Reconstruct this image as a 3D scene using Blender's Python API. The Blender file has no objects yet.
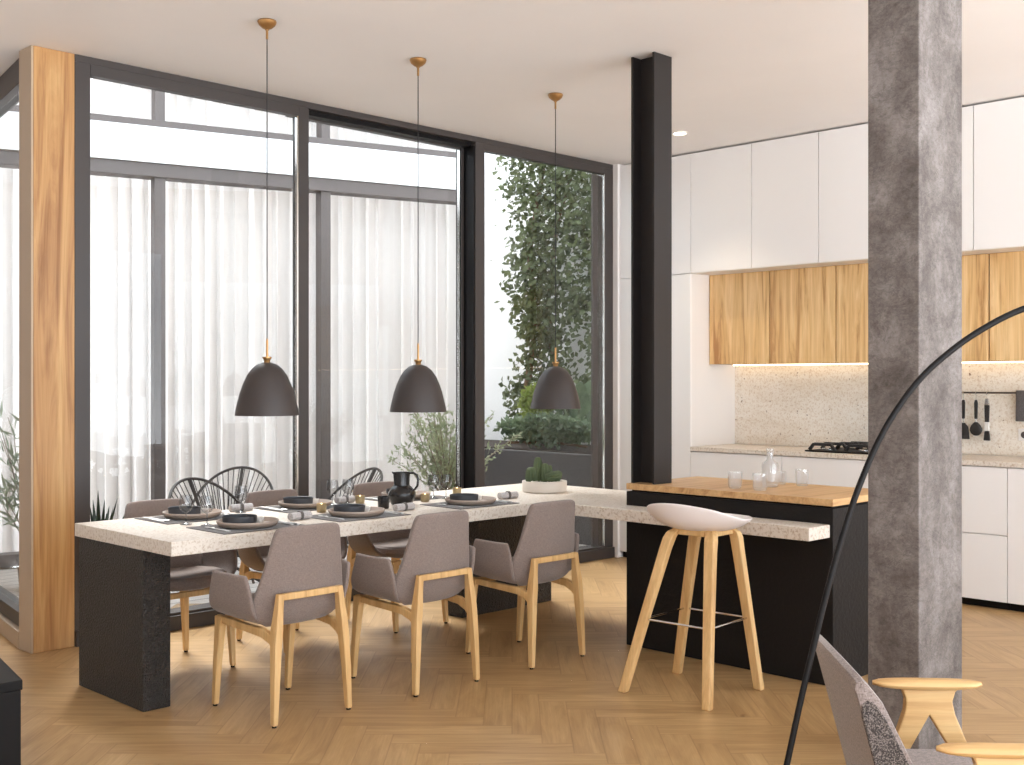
import bpy, bmesh, math, random
from mathutils import Vector, Matrix
PI = math.pi
random.seed(7)
SC = bpy.context.scene
COL = SC.collection
H = 1.43            # eye height
F = 1154.0          # focal length in pixels of a 1024 wide frame

# ------------------------------------------------------------------ helpers
def lin(c):
    c /= 255.0
    return c / 12.92 if c <= 0.04045 else ((c + 0.055) / 1.055) ** 2.4
def rgb(r, g, b): return (lin(r), lin(g), lin(b), 1.0)

class MB:
    """collects shapes, build() links them as ONE mesh object"""
    def __init__(s): s.v = []; s.f = []
    def add(s, vs, fs):
        o = len(s.v); s.v += [tuple(v) for v in vs]; s.f += [tuple(i + o for i in f) for f in fs]; return s
    def box(s, x0, x1, y0, y1, z0, z1):
        return s.add([(x0,y0,z0),(x1,y0,z0),(x1,y1,z0),(x0,y1,z0),(x0,y0,z1),(x1,y0,z1),(x1,y1,z1),(x0,y1,z1)],
                     [(0,3,2,1),(4,5,6,7),(0,1,5,4),(1,2,6,5),(2,3,7,6),(3,0,4,7)])
    def loft(s, rings, cap=True, closed=False):
        n = len(rings[0]); vs = [p for r in rings for p in r]; fs = []
        m = len(rings)
        for i in range(m if closed else m - 1):
            for j in range(n):
                a, b = i * n + j, i * n + (j + 1) % n
                i2 = (i + 1) % m
                fs.append((a, b, i2 * n + (j + 1) % n, i2 * n + j))
        if cap and not closed:
            fs.append(tuple(reversed(range(n)))); fs.append(tuple((m - 1) * n + j for j in range(n)))
        return s.add(vs, fs)
    def prism(s, poly, z0, z1):
        return s.loft([[(x, y, z0) for x, y in poly], [(x, y, z1) for x, y in poly]])
    def beam_z(s, st):        # stations (x, y, z, hx, hy): horizontal rectangles
        return s.loft([[(x-a,y-b,z),(x+a,y-b,z),(x+a,y+b,z),(x-a,y+b,z)] for x,y,z,a,b in st])
    def tube(s, pts, r, n=8, closed=False):
        pts = [Vector(p) for p in pts]; rings = []; m = len(pts); prev = None
        for i, p in enumerate(pts):
            if closed: t = pts[(i+1) % m] - pts[i-1]
            else: t = pts[min(i+1, m-1)] - pts[max(i-1, 0)]
            t.normalize()
            ref = prev if prev is not None else (Vector((0,0,1)) if abs(t.z) < .9 else Vector((1,0,0)))
            a = t.cross(ref)
            if a.length < 1e-5: a = t.cross(Vector((0,1,0)))
            a.normalize(); b = a.cross(t); prev = b
            rr = r[i] if isinstance(r, (list, tuple)) else r
            rings.append([p + a*math.cos(2*PI*k/n)*rr + b*math.sin(2*PI*k/n)*rr for k in range(n)])
        return s.loft(rings, closed=closed)
    def rectsweep(s, pts, w, h, side):
        """rectangular section swept along pts; `side` = fixed width direction"""
        pts = [Vector(p) for p in pts]; sd = Vector(side).normalized(); rings = []; m = len(pts)
        for i, p in enumerate(pts):
            t = (pts[min(i+1, m-1)] - pts[max(i-1, 0)]).normalized()
            up = t.cross(sd).normalized()
            hh = h[i] if isinstance(h, (list, tuple)) else h
            ww = w[i] if isinstance(w, (list, tuple)) else w
            rings.append([p - sd*ww - up*hh, p + sd*ww - up*hh, p + sd*ww + up*hh, p - sd*ww + up*hh])
        return s.loft(rings)
    def lathe(s, prof, c=(0,0,0), n=32, rib=0, ribs=0):
        """profile of (radius, z); radius 0 closes to a point"""
        cx, cy, cz = c; vs = []; fs = []; idx = []
        for r, z in prof:
            if r <= 1e-6: idx.append([len(vs)]); vs.append((cx, cy, cz + z))
            else:
                idx.append(list(range(len(vs), len(vs) + n)))
                for k in range(n):
                    a = 2*PI*k/n; q = r * (1 + rib*math.cos(ribs*a)) if rib else r
                    vs.append((cx + q*math.cos(a), cy + q*math.sin(a), cz + z))
        for A, B in zip(idx, idx[1:]):
            for k in range(n):
                k2 = (k+1) % n
                if len(A) == 1 and len(B) == 1: continue
                if len(A) == 1: fs.append((A[0], B[k2], B[k]))
                elif len(B) == 1: fs.append((A[k], A[k2], B[0]))
                else: fs.append((A[k], A[k2], B[k2], B[k]))
        return s.add(vs, fs)
    def grid(s, rows):
        n = len(rows[0]); vs = [p for r in rows for p in r]
        fs = [(i*n+j, i*n+j+1, (i+1)*n+j+1, (i+1)*n+j) for i in range(len(rows)-1) for j in range(n-1)]
        return s.add(vs, fs)
    def leaf(s, p, d, up, L, W, fold=.25):
        p = Vector(p); d = Vector(d).normalized(); sd = d.cross(Vector(up))
        if sd.length < 1e-4: sd = d.cross(Vector((1,.3,0)))
        sd.normalize(); nn = sd.cross(d)
        m = p + d*L*.45
        return s.add([p, m + sd*W + nn*W*fold, p + d*L, m - sd*W + nn*W*fold], [(0,1,2),(0,2,3)])
    def xform(s, M): s.v = [tuple(M @ Vector(v)) for v in s.v]; return s
    def build(s, name, mat, parent=None, bevel=0, seg=2, flat=False, solid=0, sub=0, loc=None, norm=True, off=0):
        me = bpy.data.meshes.new(name); bm = bmesh.new()
        vs = [bm.verts.new(v) for v in s.v]
        for f in s.f:
            try: bm.faces.new([vs[i] for i in f])
            except ValueError: pass
        if norm: bmesh.ops.recalc_face_normals(bm, faces=bm.faces)
        if bevel:
            es = [e for e in bm.edges if len(e.link_faces) == 2 and e.calc_face_angle(0) > .5]
            bmesh.ops.bevel(bm, geom=es, offset=bevel, segments=seg, profile=.5, affect='EDGES', clamp_overlap=True)
        bm.to_mesh(me); bm.free()
        if not flat and not (0 < bevel < .02):   # thin chamfers stay flat so big faces shade evenly
            for p in me.polygons: p.use_smooth = True
            if not sub: me.set_sharp_from_angle(angle=math.radians(38))
        me.materials.append(mat)
        o = bpy.data.objects.new(name, me); COL.objects.link(o)
        if parent: o.parent = parent
        if loc: o.location = loc
        if solid:
            md = o.modifiers.new('thickness', 'SOLIDIFY'); md.thickness = solid; md.offset = off
        if sub:
            md = o.modifiers.new('smooth', 'SUBSURF'); md.levels = sub; md.render_levels = sub
        return o

def tag(o, label, cat, group=None, kind=None):
    o['label'] = label; o['category'] = cat
    if group: o['group'] = group
    if kind: o['kind'] = kind
    return o
def thing(name, label, cat, loc=(0,0,0), rz=0, group=None, kind=None):
    o = bpy.data.objects.new(name, None); COL.objects.link(o)
    o.location = loc; o.rotation_euler = (0, 0, rz); o.empty_display_size = .1
    return tag(o, label, cat, group, kind)
def dup(root, loc, rz, label, group=None):
    r = root.copy(); COL.objects.link(r); r.location = loc; r.rotation_euler = (0, 0, rz); r['label'] = label
    if group: r['group'] = group
    for ch in list(root.children):
        c = ch.copy(); COL.objects.link(c); c.parent = r
        for g in list(ch.children):
            d = g.copy(); COL.objects.link(d); d.parent = c
    return r

# ------------------------------------------------------------------ materials
def nodes(name):
    m = bpy.data.materials.new(name); m.use_nodes = True
    nt = m.node_tree; b = nt.nodes['Principled BSDF']
    return m, nt, b
def N(nt, t, **k):
    n = nt.nodes.new(t)
    for a, v in k.items(): setattr(n, a, v)
    return n
def ramp(nt, fac, stops):
    r = N(nt, 'ShaderNodeValToRGB'); e = r.color_ramp.elements
    e[0].position, e[0].color = stops[0]; e[1].position, e[1].color = stops[-1]
    for p, c in stops[1:-1]:
        q = e.new(p); q.color = c
    nt.links.new(fac, r.inputs[0]); return r.outputs[0]
def noise(nt, vec, scale, detail=4, rough=.55, dist=0):
    n = N(nt, 'ShaderNodeTexNoise'); n.inputs['Scale'].default_value = scale; n.inputs['Detail'].default_value = detail
    n.inputs['Roughness'].default_value = rough; n.inputs['Distortion'].default_value = dist
    if vec is not None: nt.links.new(vec, n.inputs['Vector'])
    return n.outputs['Fac']
def coords(nt, scale=(1,1,1), kind='Object', rot=(0,0,0), loc=(0,0,0)):
    t = N(nt, 'ShaderNodeTexCoord'); m = N(nt, 'ShaderNodeMapping')
    m.inputs['Scale'].default_value = scale; m.inputs['Rotation'].default_value = rot; m.inputs['Location'].default_value = loc
    nt.links.new(t.outputs[kind], m.inputs['Vector']); return m.outputs['Vector']
def mixc(nt, fac, a, b, mode='MIX'):
    m = N(nt, 'ShaderNodeMix', data_type='RGBA', blend_type=mode)
    for sock, v in ((m.inputs[0], fac), (m.inputs[6], a), (m.inputs[7], b)):
        if hasattr(v, 'links') or isinstance(v, bpy.types.NodeSocket): nt.links.new(v, sock)
        else: sock.default_value = v
    return m.outputs[2]
def bump(nt, b, h, strength, dist=.01):
    n = N(nt, 'ShaderNodeBump'); n.inputs['Strength'].default_value = strength; n.inputs['Distance'].default_value = dist
    nt.links.new(h, n.inputs['Height']); nt.links.new(n.outputs[0], b.inputs['Normal'])
def plain(name, c, rough=.5, metal=0, spec=.5, emit=0, ecol=None, trans=0, coat=0):
    m, nt, b = nodes(name)
    b.inputs['Base Color'].default_value = c; b.inputs['Roughness'].default_value = rough
    b.inputs['Metallic'].default_value = metal; b.inputs['Specular IOR Level'].default_value = spec
    if emit:
        b.inputs['Emission Color'].default_value = ecol or c; b.inputs['Emission Strength'].default_value = emit
    return m
def wood(name, light, mid, dark, axis='Z', rough=.45, fine=1.0, loc=(0,0,0), big=1.0):
    m, nt, b = nodes(name)
    ax = 'XYZ'.index(axis)
    sc = [7.0*big]*3; sc[ax] = .45*big
    v = coords(nt, sc, loc=loc)
    n1 = noise(nt, v, 1.4, 6, .62, 1.6)
    c1 = ramp(nt, n1, [(.32, dark), (.46, mid), (.62, light)])
    s2 = [90.0*fine]*3; s2[ax] = 2.2*fine
    n2 = noise(nt, coords(nt, s2), 1.0, 3, .6)
    c2 = ramp(nt, n2, [(.35, (.70,.66,.60,1)), (.6, (1,1,1,1))])
    c = mixc(nt, .4, c1, c2, 'MULTIPLY')
    s3 = [6.0]*3; s3[ax] = 2.0
    n3 = noise(nt, coords(nt, s3, loc=(3.1,1.7,.6)), 1.0, 2, .5)
    k = ramp(nt, n3, [(.70, (1,1,1,1)), (.80, (.62,.48,.36,1))])
    c = mixc(nt, .8, c, k, 'MULTIPLY')
    nt.links.new(c, b.inputs['Base Color']); b.inputs['Roughness'].default_value = rough
    bump(nt, b, n2, .12, .002)
    return m
def speckle(name, base, tan, dark, rough=.35, amount=.5, vein=.5):
    m, nt, b = nodes(name)
    n1 = noise(nt, coords(nt), 70, 5, .7)
    c = ramp(nt, n1, [(.36, tan), (.50, base), (1, base)])
    vo = N(nt, 'ShaderNodeTexVoronoi'); vo.inputs['Scale'].default_value = 60
    nt.links.new(coords(nt), vo.inputs['Vector'])
    n2 = noise(nt, coords(nt, loc=(5,2,1)), 34, 3, .6)
    k = ramp(nt, n2, [(.67, (1,1,1,1)), (.73, dark)])
    c = mixc(nt, .75*amount+.25, c, k, 'MULTIPLY')
    k2 = ramp(nt, vo.outputs['Distance'], [(.06, dark), (.14, (1,1,1,1))])
    c = mixc(nt, .5*amount, c, k2, 'MULTIPLY')
    n4 = noise(nt, coords(nt, (.9,.9,2.6), loc=(1,4,2)), 2.2, 6, .65, .5)
    k3 = ramp(nt, n4, [(.36, (.80,.72,.60,1)), (.58, (1,1,1,1))])
    c = mixc(nt, vein, c, k3, 'MULTIPLY')
    nt.links.new(c, b.inputs['Base Color']); b.inputs['Roughness'].default_value = rough
    return m
def fabric(name, a, c2, scale=260, bmp=.35):
    m, nt, b = nodes(name)
    n1 = noise(nt, coords(nt, (1,1,.25)), scale, 2, .7)
    n2 = noise(nt, coords(nt, (.25,.25,1)), scale, 2, .7)
    mx = N(nt, 'ShaderNodeMath', operation='ADD'); nt.links.new(n1, mx.inputs[0]); nt.links.new(n2, mx.inputs[1])
    ml = N(nt, 'ShaderNodeMath', operation='MULTIPLY'); ml.inputs[1].default_value = .5; nt.links.new(mx.outputs[0], ml.inputs[0])
    nt.links.new(ramp(nt, ml.outputs[0], [(.36, c2), (.62, a)]), b.inputs['Base Color'])
    b.inputs['Roughness'].default_value = .9; b.inputs['Specular IOR Level'].default_value = .2
    b.inputs['Sheen Weight'].default_value = .25
    bump(nt, b, ml.outputs[0], bmp, .002)
    return m
def glass(name, tint=(1,1,1,1), ior=1.45, boost=1.0):
    """thin sheet glass: see-through plus a mirror part"""
    m = bpy.data.materials.new(name); m.use_nodes = True; nt = m.node_tree; nt.nodes.clear()
    o = N(nt, 'ShaderNodeOutputMaterial'); t = N(nt, 'ShaderNodeBsdfTransparent'); g = N(nt, 'ShaderNodeBsdfGlossy')
    g.inputs['Roughness'].default_value = 0; t.inputs[0].default_value = tint
    lw = N(nt, 'ShaderNodeLayerWeight'); lw.inputs[0].default_value = .5
    pw = N(nt, 'ShaderNodeMath', operation='POWER'); pw.inputs[1].default_value = 5; nt.links.new(lw.outputs['Facing'], pw.inputs[0])
    f0 = ((ior - 1)/(ior + 1))**2
    mu = N(nt, 'ShaderNodeMath', operation='MULTIPLY_ADD'); mu.inputs[1].default_value = (1 - f0)*boost; mu.inputs[2].default_value = f0*boost
    nt.links.new(pw.outputs[0], mu.inputs[0])
    mx = N(nt, 'ShaderNodeMixShader'); nt.links.new(mu.outputs[0], mx.inputs[0])
    nt.links.new(t.outputs[0], mx.inputs[1]); nt.links.new(g.outputs[0], mx.inputs[2]); nt.links.new(mx.outputs[0], o.inputs[0])
    return m
def leafmat(name, a, b2):
    m, nt, b = nodes(name)
    n1 = noise(nt, coords(nt), 6, 2, .6)
    c = ramp(nt, n1, [(.3, a), (.7, b2)])
    nt.links.new(c, b.inputs['Base Color']); b.inputs['Roughness'].default_value = .55
    tr = N(nt, 'ShaderNodeBsdfTranslucent'); nt.links.new(c, tr.inputs[0])
    mx = N(nt, 'ShaderNodeMixShader'); mx.inputs[0].default_value = .3
    nt.links.new(b.outputs[0], mx.inputs[1]); nt.links.new(tr.outputs[0], mx.inputs[2])
    nt.links.new(mx.outputs[0], nt.nodes['Material Output'].inputs[0])
    return m
def plaster(name, c, v=.03, rough=.8):
    m, nt, b = nodes(name)
    n1 = noise(nt, coords(nt), 1.5, 4)
    d = tuple(x*(1-v) for x in c[:3]) + (1,)
    nt.links.new(ramp(nt, n1, [(.3, d), (.7, c)]), b.inputs['Base Color']); b.inputs['Roughness'].default_value = rough
    return m

M = {}
M['ceiling'] = plaster('ceiling_paint', rgb(236,232,230))
M['wall_dark'] = plaster('brown_grey_paint', rgb(186,180,175))
M['white'] = plain('white_lacquer', rgb(236,233,231), .35)
M['white_body'] = plain('white_carcass', rgb(226,222,219), .5)
M['gap'] = plain('dark_grey', rgb(70,64,62), .8)  # plain dark grey for the socket outlet
M['oak'] = wood('oak_post', rgb(204,162,108), rgb(184,138,86), rgb(148,100,56))
M['oak_door'] = wood('oak_cabinet_front', rgb(236,202,150), rgb(220,180,124), rgb(176,128,80), fine=1.0, big=1.25)
M['oak_top'] = wood('oak_worktop', rgb(216,178,128), rgb(202,160,110), rgb(176,132,86), axis='X')
M['oak_pale'] = wood('pale_oak_frame', rgb(222,186,132), rgb(212,172,116), rgb(196,154,98), big=.8)
M['oak_end'] = plain('oak_side', rgb(176,156,134), .5)
M['oak_arm'] = wood('pale_oak_arm', rgb(208,172,118), rgb(196,156,102), rgb(180,138,84), axis='X', big=.8)
M['frame'] = plain('anthracite_frame', rgb(60,54,52), .45)
M['facade_frame'] = plain('grey_facade_frame', rgb(90,81,78), .5)
M['steel'] = plain('black_steel', rgb(36,32,31), .42, .0, .35)
M['black'] = plain('black_lacquer', rgb(14,11,11), .5, 0, .2)
M['glass'] = glass('window_glass', (.94,.945,.94,1), 1.45, .5)
M['glass_far'] = glass('facade_glass', (.98,.98,.98,1), 1.45, .5)
def glassware():
    m = glass('glassware', (1,1,1,1), 1.5, 1.5); nt = m.node_tree
    lw = N(nt, 'ShaderNodeLayerWeight'); lw.inputs[0].default_value = .5
    tr = [n for n in nt.nodes if n.type == 'BSDF_TRANSPARENT'][0]
    nt.links.new(ramp(nt, lw.outputs['Facing'], [(.15, (.80,.805,.81,1)), (.6, (.66,.67,.68,1)), (.97, (.30,.31,.32,1))]), tr.inputs[0])
    return m
M['glassware'] = glassware()
def ribbed_glass():
    m = glass('pale_glass', (.97,.97,.97,1), 1.5, 2.0); nt = m.node_tree
    o = [n for n in nt.nodes if n.type == 'OUTPUT_MATERIAL'][0]; prev = o.inputs[0].links[0].from_socket
    d = N(nt, 'ShaderNodeBsdfDiffuse'); d.inputs[0].default_value = (.9,.9,.9,1); t2 = N(nt, 'ShaderNodeBsdfTranslucent'); t2.inputs[0].default_value = (.9,.9,.9,1)
    ad = N(nt, 'ShaderNodeMixShader'); nt.links.new(d.outputs[0], ad.inputs[1]); nt.links.new(t2.outputs[0], ad.inputs[2])
    mx = N(nt, 'ShaderNodeMixShader'); mx.inputs[0].default_value = .14
    nt.links.new(prev, mx.inputs[1]); nt.links.new(ad.outputs[0], mx.inputs[2]); nt.links.new(mx.outputs[0], o.inputs[0]); return m
M['pale_glass'] = ribbed_glass()
M['stone'] = speckle('speckled_stone', rgb(220,211,200), rgb(184,165,144), rgb(136,112,94), .4, .5, .12)
M['splash'] = speckle('splashback_stone', rgb(238,231,220), rgb(214,198,178), rgb(130,98,68), .4, .9, .45)
M['fabric'] = fabric('taupe_fabric', rgb(140,126,119), rgb(116,103,97), 420, .2)
M['fabric_chair'] = fabric('armchair_fabric', rgb(146,132,126), rgb(92,80,76), 420)
def boucle():
    m, nt, b = nodes('dark_boucle')
    n1 = noise(nt, coords(nt), 300, 2, .6)
    nt.links.new(ramp(nt, n1, [(.42, rgb(46,40,38)), (.5, rgb(74,66,62)), (.62, rgb(116,106,101))]), b.inputs['Base Color'])
    b.inputs['Roughness'].default_value = .95; bump(nt, b, n1, .5, .004); return m
M['boucle'] = boucle()
def hammered():
    m, nt, b = nodes('black_hammered_panel')
    n1 = noise(nt, coords(nt), 115, 1.0, .5); b.inputs['Base Color'].default_value = rgb(46,41,38)
    b.inputs['Roughness'].default_value = .5; bump(nt, b, n1, 1.0, .02); return m
M['hammered'] = hammered()
def islandmat():
    m, nt, b = nodes('charcoal_island_front')
    n1 = noise(nt, coords(nt), 45, 4, .6); b.inputs['Base Color'].default_value = rgb(28,25,24)
    b.inputs['Roughness'].default_value = .6; b.inputs['Specular IOR Level'].default_value = .2; bump(nt, b, n1, .6, .006); return m
M['island'] = islandmat()
def concrete():
    m, nt, b = nodes('mottled_concrete')
    n1 = noise(nt, coords(nt, (1,1,.8)), 4.5, 9, .72, .3)
    c1 = ramp(nt, n1, [(.36, rgb(84,76,72)), (.5, rgb(110,102,98)), (.64, rgb(134,127,124))])
    n2 = noise(nt, coords(nt, (1,1,1.6), loc=(2,5,1)), 7, 8, .75, .6)
    c2 = ramp(nt, n2, [(.455, (1,1,1,1)), (.48, (.55,.53,.51,1)), (.50, (1,1,1,1))])
    n5 = noise(nt, coords(nt, (1,1,1.8), loc=(9,3,4)), 15, 7, .75, .5)
    c5 = ramp(nt, n5, [(.44, (1,1,1,1)), (.48, (.62,.60,.58,1)), (.52, (1,1,1,1))])
    n3 = noise(nt, coords(nt, (1,1,1.4), loc=(7,1,3)), 38, 6, .8, .6)
    c3 = ramp(nt, n3, [(.38, (.62,.60,.58,1)), (.54, (1,1,1,1))])
    c = mixc(nt, .6, mixc(nt, .45, mixc(nt, .65, c1, c2, 'MULTIPLY'), c5, 'MULTIPLY'), c3, 'MULTIPLY')
    nt.links.new(c, b.inputs['Base Color']); b.inputs['Roughness'].default_value = .75
    bump(nt, b, n5, .5, .01); return m
M['concrete'] = concrete()
def floormat():
    m, nt, b = nodes('herringbone_oak')
    t = N(nt, 'ShaderNodeUVMap'); t.uv_map = 'plank'
    t2 = N(nt, 'ShaderNodeUVMap'); t2.uv_map = 'tone'
    sx = N(nt, 'ShaderNodeSeparateXYZ'); nt.links.new(t2.outputs[0], sx.inputs[0])
    mp = N(nt, 'ShaderNodeMapping'); mp.inputs['Scale'].default_value = (1.2, 9, 1); nt.links.new(t.outputs[0], mp.inputs['Vector'])
    n1 = noise(nt, mp.outputs[0], 1.6, 5, .6, .9)
    c1 = ramp(nt, n1, [(.25, rgb(162,128,86)), (.5, rgb(184,150,104)), (.75, rgb(202,168,122))])
    mp2 = N(nt, 'ShaderNodeMapping'); mp2.inputs['Scale'].default_value = (3, 120, 1); nt.links.new(t.outputs[0], mp2.inputs['Vector'])
    n2 = noise(nt, mp2.outputs[0], 1, 3, .6)
    c = mixc(nt, .5, c1, ramp(nt, n2, [(.35, (.80,.76,.72,1)), (.6, (1,1,1,1))]), 'MULTIPLY')
    c = mixc(nt, .8, c, ramp(nt, sx.outputs[0], [(0, (.86,.83,.80,1)), (1, (1.0,1.0,1.0,1))]), 'MULTIPLY')
    mp3 = N(nt, 'ShaderNodeMapping'); mp3.inputs['Scale'].default_value = (5, 11, 1); nt.links.new(t.outputs[0], mp3.inputs['Vector'])
    n3 = noise(nt, mp3.outputs[0], 1, 2, .5)
    c = mixc(nt, .8, c, ramp(nt, n3, [(.73, (1,1,1,1)), (.81, (.45,.32,.22,1))]), 'MULTIPLY')
    # plank joints: distance to the plank edge, stored in tone.y via local v coordinate
    t3 = N(nt, 'ShaderNodeUVMap'); t3.uv_map = 'edge'
    s3 = N(nt, 'ShaderNodeSeparateXYZ'); nt.links.new(t3.outputs[0], s3.inputs[0])
    def dist(sock, size):
        a = N(nt, 'ShaderNodeMath', operation='SUBTRACT'); a.inputs[0].default_value = size; nt.links.new(sock, a.inputs[1])
        mn = N(nt, 'ShaderNodeMath', operation='MINIMUM'); nt.links.new(sock, mn.inputs[0]); nt.links.new(a.outputs[0], mn.inputs[1]); return mn.outputs[0]
    mn = N(nt, 'ShaderNodeMath', operation='MINIMUM')
    nt.links.new(dist(s3.outputs[0], PL), mn.inputs[0]); nt.links.new(dist(s3.outputs[1], PW), mn.inputs[1])
    c = mixc(nt, .55, c, ramp(nt, mn.outputs[0], [(.0006, (.52,.42,.34,1)), (.002, (1,1,1,1))]), 'MULTIPLY')
    nt.links.new(c, b.inputs['Base Color'])
    b.inputs['Roughness'].default_value = .36; b.inputs['Specular IOR Level'].default_value = .45
    bump(nt, b, n2, .06, .002); return m
PW, PL = .12, .60
M['floor'] = floormat()
def deckmat():
    m, nt, b = nodes('pale_decking')
    w = N(nt, 'ShaderNodeTexWave', bands_direction='Y'); w.inputs['Scale'].default_value = 2.2; w.inputs['Distortion'].default_value = 0
    nt.links.new(coords(nt), w.inputs['Vector'])
    n1 = noise(nt, coords(nt, (2,30,1)), 2, 3)
    c = mixc(nt, .5, ramp(nt, n1, [(.3, rgb(196,188,180)), (.7, rgb(226,220,214))]), ramp(nt, w.outputs['Fac'], [(.03, rgb(120,112,106)), (.08, (1,1,1,1))]), 'MULTIPLY')
    nt.links.new(c, b.inputs['Base Color']); b.inputs['Roughness'].default_value = .7; return m
M['deck'] = deckmat()
M['render'] = plaster('white_render', rgb(238,236,234), .03, .9)
M['planter'] = plain('dark_planter', rgb(74,70,70), .6)
def curtainmat():
    m, nt, b = nodes('sheer_curtain')
    b.inputs['Base Color'].default_value = rgb(240,236,233); b.inputs['Roughness'].default_value = .9
    tr = N(nt, 'ShaderNodeBsdfTranslucent'); tr.inputs[0].default_value = rgb(242,237,234)
    mx = N(nt, 'ShaderNodeMixShader'); mx.inputs[0].default_value = .45
    nt.links.new(b.outputs[0], mx.inputs[1]); nt.links.new(tr.outputs[0], mx.inputs[2])
    nt.links.new(mx.outputs[0], nt.nodes['Material Output'].inputs[0]); return m
M['curtain'] = curtainmat()
M['lampshade'] = plain('pendant_dark_brown', rgb(58,51,49), .5)
M['lampinner'] = plain('pendant_inner', rgb(210,205,200), .5)
M['brass'] = plain('brass', rgb(176,136,88), .35, .9)
M['cord'] = plain('black_cord', rgb(24,22,22), .6)
M['cutlery'] = plain('satin_steel', rgb(222,220,218), .4, .85)
M['chrome'] = plain('chrome', rgb(215,213,210), .15, 1)
M['plastic_white'] = plain('white_shell', rgb(238,232,232), .4)
M['plate'] = plain('beige_stoneware', rgb(160,144,132), .5)
M['bowl'] = plain('slate_stoneware', rgb(48,50,55), .55)
M['mat'] = fabric('grey_placemat', rgb(88,82,79), rgb(56,52,50), 300)
M['napkin'] = fabric('grey_linen', rgb(192,188,187), rgb(160,155,154), 300)
M['ring'] = plain('napkin_ring', rgb(88,82,80), .5)
M['ceramic_black'] = plain('black_ceramic', rgb(30,28,28), .22)
M['ceramic_white'] = plain('white_ceramic', rgb(226,222,216), .4)
M['votive'] = plain('gold_votive', rgb(156,140,108), .3, .4)
M['flame'] = plain('candle_flame', (1,.75,.4,1), .5, emit=14, ecol=(1,.66,.3,1))
M['wax'] = plain('candle_wax', rgb(240,226,200), .6)
M['pot'] = plain('grey_beige_bowl', rgb(214,206,196), .6)
M['gravel'] = plain('white_gravel', rgb(220,214,206), .9)
M['soil'] = plain('soil', rgb(56,44,36), .95)
M['cactus'] = leafmat('cactus_green', rgb(78,94,62), rgb(108,122,86))
M['spine'] = plain('cactus_rib', rgb(170,178,140), .8)
M['leaf_ivy'] = leafmat('vine_leaf', rgb(70,78,46), rgb(102,110,68))
M['leaf_olive'] = leafmat('olive_leaf', rgb(146,156,124), rgb(188,194,160))
M['leaf_bright'] = leafmat('bright_leaf', rgb(112,128,58), rgb(156,168,88))
M['leaf_broad'] = leafmat('broad_leaf', rgb(88,104,78), rgb(126,142,110))
M['leaf_bamboo'] = leafmat('bamboo_leaf', rgb(132,152,120), rgb(172,186,156))
M['leaf_agave'] = leafmat('agave_leaf', rgb(38,52,42), rgb(66,84,66))
M['bark'] = plain('bark', rgb(112,84,60), .9)
M['twig'] = plain('grey_twig', rgb(150,138,120), .9)
M['wire'] = plain('dark_wire', rgb(62,54,50), .5)
M['utensil'] = plain('black_nylon', rgb(36,34,34), .5)
M['towel'] = fabric('charcoal_towel', rgb(104,98,98), rgb(74,70,70), 300)
M['led'] = plain('warm_led', (1,.8,.55,1), .5, emit=4.5, ecol=(1,.80,.55,1))
M['spot'] = plain('downlight_lens', (1,.9,.75,1), .5, emit=30, ecol=(1,.85,.62,1))

# ------------------------------------------------------------------ camera, world
cam = bpy.data.cameras.new('camera'); cam.sensor_width = 36; cam.lens = F / 1024 * 36
cam.shift_y = -.0008
co = bpy.data.objects.new('camera', cam); COL.objects.link(co)
co.location = (0, 0, H); co.rotation_euler = (PI/2, 0, -PI/4)
SC.camera = co
W = bpy.data.worlds.new('sky_with_fill'); SC.world = W; W.use_nodes = True
bg = W.node_tree.nodes['Background']
tc = W.node_tree.nodes.new('ShaderNodeTexCoord'); sep = W.node_tree.nodes.new('ShaderNodeSeparateXYZ')
W.node_tree.links.new(tc.outputs['Generated'], sep.inputs[0])
cr = W.node_tree.nodes.new('ShaderNodeValToRGB'); mr = W.node_tree.nodes.new('ShaderNodeMapRange'); mr.inputs[1].default_value = -1; mr.inputs[2].default_value = 1
W.node_tree.links.new(sep.outputs[2], mr.inputs[0]); W.node_tree.links.new(mr.outputs[0], cr.inputs[0])
cr.color_ramp.elements[0].position = .485; cr.color_ramp.elements[0].color = (1.84,1.95,2.06,1)  # lower half brighter than the sky, added as fill for the ceiling
cr.color_ramp.elements[1].position = .53; cr.color_ramp.elements[1].color = (.81,.905,1.0,1)
W.node_tree.links.new(cr.outputs[0], bg.inputs[0]); bg.inputs[1].default_value = 4.0
VS = SC.view_settings
VS.view_transform = 'Standard'; VS.look = 'None'; VS.gamma = 1; VS.use_curve_mapping = False; VS.exposure = .16
SC.cycles.use_denoising = True
SC.cycles.max_bounces = 10; SC.cycles.transparent_max_bounces = 24; SC.cycles.diffuse_bounces = 6
SC.cycles.caustics_reflective = False; SC.cycles.caustics_refractive = False
SC.cycles.sample_clamp_indirect = 8

sun = bpy.data.lights.new('sun', 'SUN'); sun.energy = 6.5; sun.angle = math.radians(22); sun.color = (1,.99,.98)
so_ = bpy.data.objects.new('sun', sun); COL.objects.link(so_); so_.location = (6, 10, 9)
so_.rotation_euler = Vector((-.20,-.52,-.84)).to_track_quat('-Z','Y').to_euler()
def at(px, py, z):
    d = F * (H - z) / (py - 383.0); r = (px - 512) / F * d
    return Vector(((d + r) / math.sqrt(2), (d - r) / math.sqrt(2), z))
def rd(r, d, z=0): return Vector(((d + r) / math.sqrt(2), (d - r) / math.sqrt(2), z))

# ------------------------------------------------------------------ room shell
YW, XK, ZC = 6.07, 7.26, 3.20
def S(o, label, cat): return tag(o, label, cat, kind='structure')

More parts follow.
